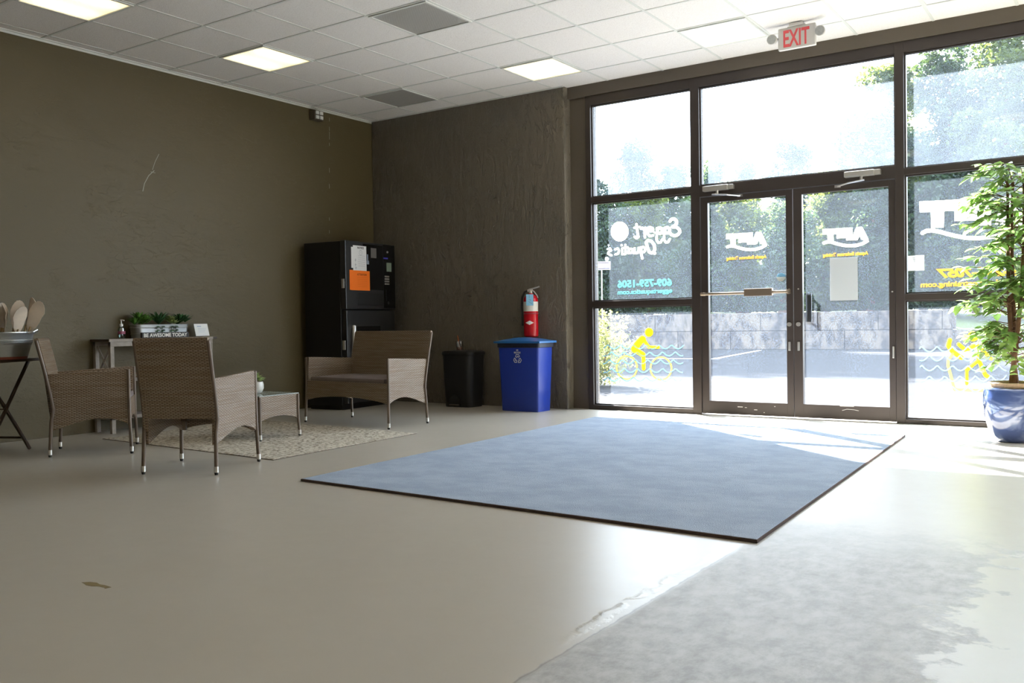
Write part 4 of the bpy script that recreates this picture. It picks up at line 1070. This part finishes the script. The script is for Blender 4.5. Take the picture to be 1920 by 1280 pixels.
# ------------------------------------------------------------------ potted ficus
PX, PY = 6.875, -.70
t = thing('potted_ficus', 'leafy green ficus tree in a glazed blue pot by the right window', 'potted tree', (PX, PY, 0))
def mat_pot():
    m, nt, p = new('blue_glazed_pot'); co = N(nt, 'ShaderNodeTexCoord').outputs['Object']
    n = noise(nt, mapping(nt, co, (1, 1, 2.2)), 3.2, 3, .5, 1.6)
    c = mixc(nt, sstep(nt, n, .40, .62), (.045, .075, .20), (.15, .20, .36)); nt.links.new(c, p.inputs['Base Color'])
    p.inputs['Roughness'].default_value = .07; p.inputs['Coat Weight'].default_value = .8; p.inputs['Coat Roughness'].default_value = .03
    return m
f = MB(); f.lathe([(.125, 0), (.135, .006), (.165, .08), (.195, .19), (.205, .29), (.198, .355), (.192, .375), (.196, .388), (.188, .392), (.180, .385), (.185, .34)], n=48); f.build('pot', mat_pot(), t, True)
f = MB(); f.lathe([(.168, .30), (.170, .425), (.160, .43), (.152, .42), (.152, .36)], n=40, cap0=False); f.build('basket', M['basket'], t, True)
f = MB(); f.lathe([(.151, .38), (.150, .40), (.02, .41)], n=24); f.build('soil', M['soil'], t)
rl = random.Random(21); stems = []
for i, (ax, ay, bx, by) in enumerate(((-.035, .0, .02, .02), (.035, -.02, -.05, .05), (.0, .04, .06, -.03))):
    pts = []
    for k in range(12):
        q = k/11; a = i*2.1+q*3.2; pts.append(Vector((ax+(bx-ax)*q+.035*cos(a)*(1-q*.4), ay+(by-ay)*q+.035*sin(a)*(1-q*.4), .40+1.50*q)))
    stems.append(pts); f = MB(); f.tube(pts, [.019-.010*k/11 for k in range(12)], 9); f.build('trunk', M['bark'], t, True)
lf = MB(); tw = MB(); nb = 0
for i in range(170):
    st = stems[i % 3]; q = .10+.90*rl.random()**.9; k = min(10, int(q*11)); base = st[k].lerp(st[k+1], q*11-k if q < 1 else 1)
    a = i*2.399+rl.uniform(-.4, .4); rmax = .385*(1-abs(q-.55)**2.6*1.3)
    L = rmax*rl.uniform(.55, 1.0); el = rl.uniform(-.15, .65)
    d = Vector((cos(a), sin(a), el)); pts = [base, base+d*(L*.5)+Vector((0, 0, .03)), base+d*L-Vector((0, 0, .05))]
    if q < .3: pts[2].z -= .04
    tw.tube(pts, [.004, .003, .0015], 5, False)
    nl = 11
    for j in range(nl):
        w_ = .30+.70*j/(nl-1); p_ = pts[0].lerp(pts[1], w_*2) if w_ < .5 else pts[1].lerp(pts[2], w_*2-1)
        s_ = 1 if j % 2 else -1; dd = Vector((cos(a+s_*rl.uniform(.3, 1.3)), sin(a+s_*rl.uniform(.3, 1.3)), rl.uniform(-.6, .35)))
        leaf(lf, p_, dd, Vector((rl.uniform(-.4, .4), rl.uniform(-.4, .4), 1)), rl.uniform(.070, .105), rl.uniform(.044, .060), .18, .22)
tw.build('twig', M['bark'], t, True)
nobuild(lf, 'foliage', M['green'], t)

# ------------------------------------------------------------------ outside
GZ = -.10
def mat_asphalt():
    m, nt, p = new('asphalt'); co = N(nt, 'ShaderNodeTexCoord').outputs['Object']
    c = mixc(nt, noise(nt, co, 1.2, 6, .7), (.018, .018, .020), (.028, .028, .031)); nt.links.new(c, p.inputs['Base Color']); p.inputs['Roughness'].default_value = 1; p.inputs['Specular IOR Level'].default_value = .03; return m
def mat_block():
    m, nt, p = new('stained_concrete_block'); co = N(nt, 'ShaderNodeTexCoord').outputs['Object']
    v = noise(nt, mapping(nt, co, (1.6, 1.6, .8)), 2.2, 9, .75, .4)
    c = mixc(nt, sstep(nt, v, .40, .62), (.017, .014, .017), (.11, .09, .072)); nt.links.new(c, p.inputs['Base Color']); p.inputs['Roughness'].default_value = .9
    b = N(nt, 'ShaderNodeBump'); b.inputs['Strength'].default_value = .5; b.inputs['Distance'].default_value = .02
    nt.links.new(noise(nt, co, 9, 5), b.inputs['Height']); nt.links.new(b.outputs['Normal'], p.inputs['Normal']); return m
def mat_grass():
    m, nt, p = new('grass_ground'); co = N(nt, 'ShaderNodeTexCoord').outputs['Object']
    c = mixc(nt, noise(nt, co, 3, 6, .7), (.022, .040, .008), (.065, .085, .014)); nt.links.new(c, p.inputs['Base Color']); p.inputs['Roughness'].default_value = 1; return m
f = MB(); f.box(-60, 60, 1.3, 27.0, GZ-.3, GZ); struct(tag(f.build('ground_asphalt', mat_asphalt()), kind='structure'))
f = MB(); f.box(-60, 60, .42, 1.3, GZ-.3, GZ+.06); struct(f.build('ground_walk', simple('pavement_concrete', (.17, .165, .16), .9, 0, .2, .12, 5)))
WA = radians(7.0); wd_ = Vector((cos(WA), sin(WA), 0)); wn_ = Vector((-sin(WA), cos(WA), 0)); W0 = Vector((-20.0, 19.45, GZ))
f = MB(); mw = Matrix.Translation(W0) @ Matrix.Rotation(WA, 4, 'Z')
L = 1.83; top_end = 23.35
for row, (z0, off, end) in enumerate(((0, 0, 26.2), (.615, L*.45, top_end))):
    x = -off
    while x < end-.3:
        xe = min(x+L, end) if row else x+L
        f.box(x+.012, xe-.012, 0, .62, z0+.006, z0+.604, mw, .018); x += L
f.box(.05, top_end-.1, .06, .60, 0, 1.19, mw); f.box(.05, 26, .06, .60, 0, .59, mw)
tag(f.build('retaining_wall', mat_block()), 'stained grey concrete block retaining wall across the parking lot', 'retaining wall')
# raised grassy verge behind the wall
f = MB(); vs = []
nx, ny = 40, 8
for j in range(ny+1):
    row = []
    for i in range(nx+1):
        u = -6+i*1.4; v = .55+j*3.2 if (u < top_end or j) else .03; z = 1.13+.06*j*j*.35+.10*sin(i*1.3+j)*min(j, 1)
        if u > top_end: z = .60 if j == 0 else (z-.3 if j == 1 else z)
        row.append(f.bm.verts.new(W0+wd_*u+wn_*v+Vector((0, 0, z))))
    vs.append(row)
for j in range(ny):
    for i in range(nx): f.bm.faces.new((vs[j][i], vs[j][i+1], vs[j+1][i+1], vs[j+1][i]))
struct(f.build('ground_verge', mat_grass(), None, True))
# parking lines
f = MB()
def gl_line(p, q, wdt):
    p = Vector((*p, 0)); q = Vector((*q, 0)); d = (q-p).normalized(); n_ = Vector((-d.y, d.x, 0))*wdt/2
    f.loft([[p+n_+Vector((0, 0, GZ+.001)), p-n_+Vector((0, 0, GZ+.001)), q-n_+Vector((0, 0, GZ+.001)), q+n_+Vector((0, 0, GZ+.001))], [p+n_+Vector((0, 0, GZ+.006)), p-n_+Vector((0, 0, GZ+.006)), q-n_+Vector((0, 0, GZ+.006)), q+n_+Vector((0, 0, GZ+.006))]])
gl_line((-2.35, 20.6), (-1.35, 14.2), .12); gl_line((-3.3, 14.0), (-1.2, 14.2), .12)
tag(f.build('parking_line', simple('road_paint', (.62, .62, .62), .8)), 'white painted parking lines on the shaded asphalt', 'parking line')

# trees
tree_mats = [mat_thin('tree_leaf_a', (.017, .034, .016), .30, (.075, .12, .03), .5, .5, 1.1), mat_thin('tree_leaf_b', (.028, .045, .015), .35, (.17, .22, .035), .5, .45, 1.1)]
def cloud(f, lobes, n, size, rg):
    bm = f.bm; tot = sum(l[3]*l[3]*l[4] for l in lobes)
    for (cx, cy, cz, r, hz) in lobes:
        m_ = int(n*r*r*hz/tot)
        for _ in range(m_):
            a = rg.uniform(0, 2*pi); z = rg.uniform(-1, 1); s_ = math.sqrt(1-z*z)
            q = .55+.5*rg.random()**.6
            q *= 1+.12*sin(3*a+cx*5)+.10*sin(5*z*3+cy)
            c = Vector((cx+r*q*s_*cos(a), cy+r*q*s_*sin(a), cz+r*hz*q*z))
            if c.z < 1.2: continue
            u = Vector((rg.gauss(0, 1), rg.gauss(0, 1), rg.gauss(0, .7))).normalized(); v = u.orthogonal().normalized(); v = (v*cos(a*7)+u.cross(v)*sin(a*7))
            s2 = size*rg.uniform(.6, 1.3)
            bm.faces.new([bm.verts.new(c+u*s2), bm.verts.new(c+v*s2*.45), bm.verts.new(c-u*s2*.8), bm.verts.new(c-v*s2*.45)])
def tree(px, top, y, wpx, label, mi, group, n=6500, size=.10, cat='tree', base=1.2):
    rg = random.Random(int(px*7+y)); P = on_y(px, top, y); h = P.z; dist = (P-CAM).dot(_f)
    r = wpx/2*dist/FPX
    t = thing('tree', label, cat, (P.x, y, base), 0, group)
    lobes = []; zc = base+.8
    zz2 = base+.45
    while zz2 < h-r*.3:
        k = (zz2-base)/(h-base); rr_ = r*(.95-.45*max(0, k-.45)/.55)
        for _ in range(2): lobes.append((rg.uniform(-.5, .5)*r, rg.uniform(-.4, .4)*r, zz2-base, rr_*rg.uniform(.6, .85), rg.uniform(.7, .95)))
        zz2 += r*.55
    lobes.append((0, 0, h-base-r*.42, r*.5, .8))
    f = MB(); bm = f.bm
    cloud_base = base
    tot = sum(l[3]*l[3]*l[4] for l in lobes)
    n = int(min(36000, max(6000, tot*1700)))
    for l in lobes: pass
    cloud2(f, lobes, n, size, rg)
    nobuild(f, 'crown', tree_mats[mi], t)
    f = MB(); f.tube([(0, 0, -.2), (.05, .02, (h-base)*.4), (.1, .0, (h-base)*.8)], [.17, .12, .04], 8); f.build('trunk', M['bark'], t, True)
    return t
def cloud2(f, lobes, n, size, rg):
    bm = f.bm; tot = sum(l[3]*l[3]*l[4] for l in lobes); nv = bm.verts.new; nf = bm.faces.new; U = rg.uniform
    for (cx, cy, cz, r, hz) in lobes:
        for _ in range(int(n*r*r*hz/tot)):
            a = U(0, 2*pi); z = U(-1, 1); s_ = math.sqrt(1-z*z); q = .5+.55*rg.random()**.6
            q *= 1+.13*sin(3*a+cx*5)+.10*sin(13*z+cy)
            c = Vector((cx+r*q*s_*cos(a), cy+r*q*s_*sin(a), cz+r*hz*q*z))
            if c.z < .02: c.z = .02+U(0, .4)
            u = Vector((U(-1, 1), U(-1, 1), U(-.8, .8))).normalized(); v = u.orthogonal(); v.normalize(); b = U(0, 6.3); v = v*cos(b)+u.cross(v)*sin(b)
            s2 = size*U(.6, 1.35)
            nf((nv(c+u*s2), nv(c+v*s2*.5), nv(c-u*s2*.8), nv(c-v*s2*.5)))
TG = 'trees beyond the retaining wall'
TR = [(1090, 330, 29, 150, 'tree behind the left window edge, partly hidden by the dark wall post', 0),
      (1195, 258, 30, 125, 'rounded pale tree standing tallest in the left window bay', 0),
      (1272, 305, 29, 90, 'lower tree behind the mullion between left window and doors', 0),
      (1340, 296, 31, 95, 'small rounded tree at the left end of the transom window', 0),
      (1398, 296, 29, 80, 'low round tree in the transom window, left of the domed one', 1),
      (1476, 256, 31, 100, 'domed tree standing alone in the middle of the transom window', 0),
      (1545, 312, 29, 90, 'low tree filling the dip beside the tall right trees', 1),
      (1612, 205, 28, 135, 'bright green tree at the right end of the transom window', 1),
      (1685, 120, 29, 150, 'tall tree behind the mullion right of the doors', 1),
      (1775, 62, 28, 170, 'very tall tree in the upper right window bay', 0),
      (1880, 10, 27, 190, 'very tall tree at the right edge behind the potted ficus', 1)]
for (px, top, y, wpx, lab, mi) in TR: tree(px, top, y, wpx, lab, mi, TG)
HG = 'ivy covered trees along the top of the wall'
for i, (px, top, lab) in enumerate(((1130, 372, 'dense low ivy clad tree seen through the circle on the left window'), (1215, 352, 'dense low ivy clad tree seen behind the script lettering'), (1300, 366, 'dense low ivy clad tree behind the left door mullion'),
        (1385, 350, 'dense low ivy clad tree seen behind the logo on the left door'), (1465, 372, 'dense low ivy clad tree behind the middle door stiles'), (1545, 350, 'dense low ivy clad tree seen behind the grey sheet on the right door'),
        (1630, 330, 'dense low ivy clad tree at the right side of the right door'), (1730, 300, 'dense low ivy clad tree seen behind the large window logo'), (1830, 290, 'dense low ivy clad tree behind the potted ficus foliage'))):
    tree(px, top, (24.4 if px < 1480 else 27.2)+.9*(i % 2), 128, lab, i % 2, HG, size=.09)
# a line of tall trees further left shades the far side of the lot
for i in range(8):
    x = -16.2-5.6*i if i < 5 else (-20.6, -25.0, -27.5)[i-5]; rg = random.Random(90+i)
    t = thing('tree', 'tall tree beyond the left edge of the view that shades the lot', 'tree', (x, (26.6 if i < 5 else (31.8, 37.0, 34.0)[i-5])+rg.uniform(-.6, .6), 1.0), 0, 'tall shade trees out of view')
    lobes = [(rg.uniform(-.6, .6), rg.uniform(-.6, .6), z, 3.2, .9) for z in ((2.5, 5, 7.5, 10, 12.5, 15, 17) if i < 5 else (4, 8, 11, 14, 17, 20))]
    f = MB(); cloud2(f, lobes, 11000, .32, rg); nobuild(f, 'crown', tree_mats[0], t)
    f = MB(); f.tube([(0, 0, -.2), (0, 0, 12)], [.3, .1], 8); f.build('trunk', M['bark'], t, True)
# shrub by the walk
t = thing('shrub', 'rounded shrub outside the left window, yellow green on top', 'shrub', (.55, 4.3, GZ))
f = MB(); rg = random.Random(5); cloud2(f, [(0, 0, .62, .62, 1.0), (.25, -.1, .5, .45, .9), (-.3, .1, .5, .55, .9)], 5200, .035, rg); nobuild(f, 'foliage', mat_thin('shrub_leaf', (.13, .14, .06), .4, (.38, .38, .10), .6, .5, 4), t)
f = MB()
for i in range(7): a = i*.9; f.tube([(0, 0, 0), (.25*cos(a), .25*sin(a), .4), (.42*cos(a), .42*sin(a), .8)], [.014, .009, .004], 5)
f.build('stem', M['bark'], t)
# ONE WAY sign on a thin post
P = on_y(1128, 498, 9.0)
t = thing('one_way_sign', 'dark ONE WAY street sign on a thin pale post outside the left window', 'street sign', (P.x, 9.0, GZ), YAW*.85)
f = MB(); f.box(-.012, .012, -.012, .012, 0, P.z-GZ+.095); f.build('post', M['silver'], t)
cz = P.z-GZ
f = MB(); f.box(-.30, .195, -.02, -.014, cz-.095, cz+.095, bev=.002); pl = f.build('sign_panel', simple('sign_black', (.05, .035, .06), .5), t)
f = MB(); f.box(-.27, .165, -.0215, -.0205, cz-.048, cz+.048); f.build('arrow', M['white'], pl)
f = MB(); S3 = lambda u, v: Vector((u, -.0215, v)); f.stroke([(-.285, cz-.08), (.18, cz-.08), (.18, cz+.08), (-.285, cz+.08)], .012, S3, Vector((0, .001, 0)), closed=True); f.build('border', M['white'], pl)
text('lettering', 'ONE WAY', .09, simple('worn_lettering', (.16, .15, .17), .6), pl, Matrix.Translation((-.05, -.0220, cz-.032)) @ Mx, .38, False, .001, .001, 0, 'CENTER')
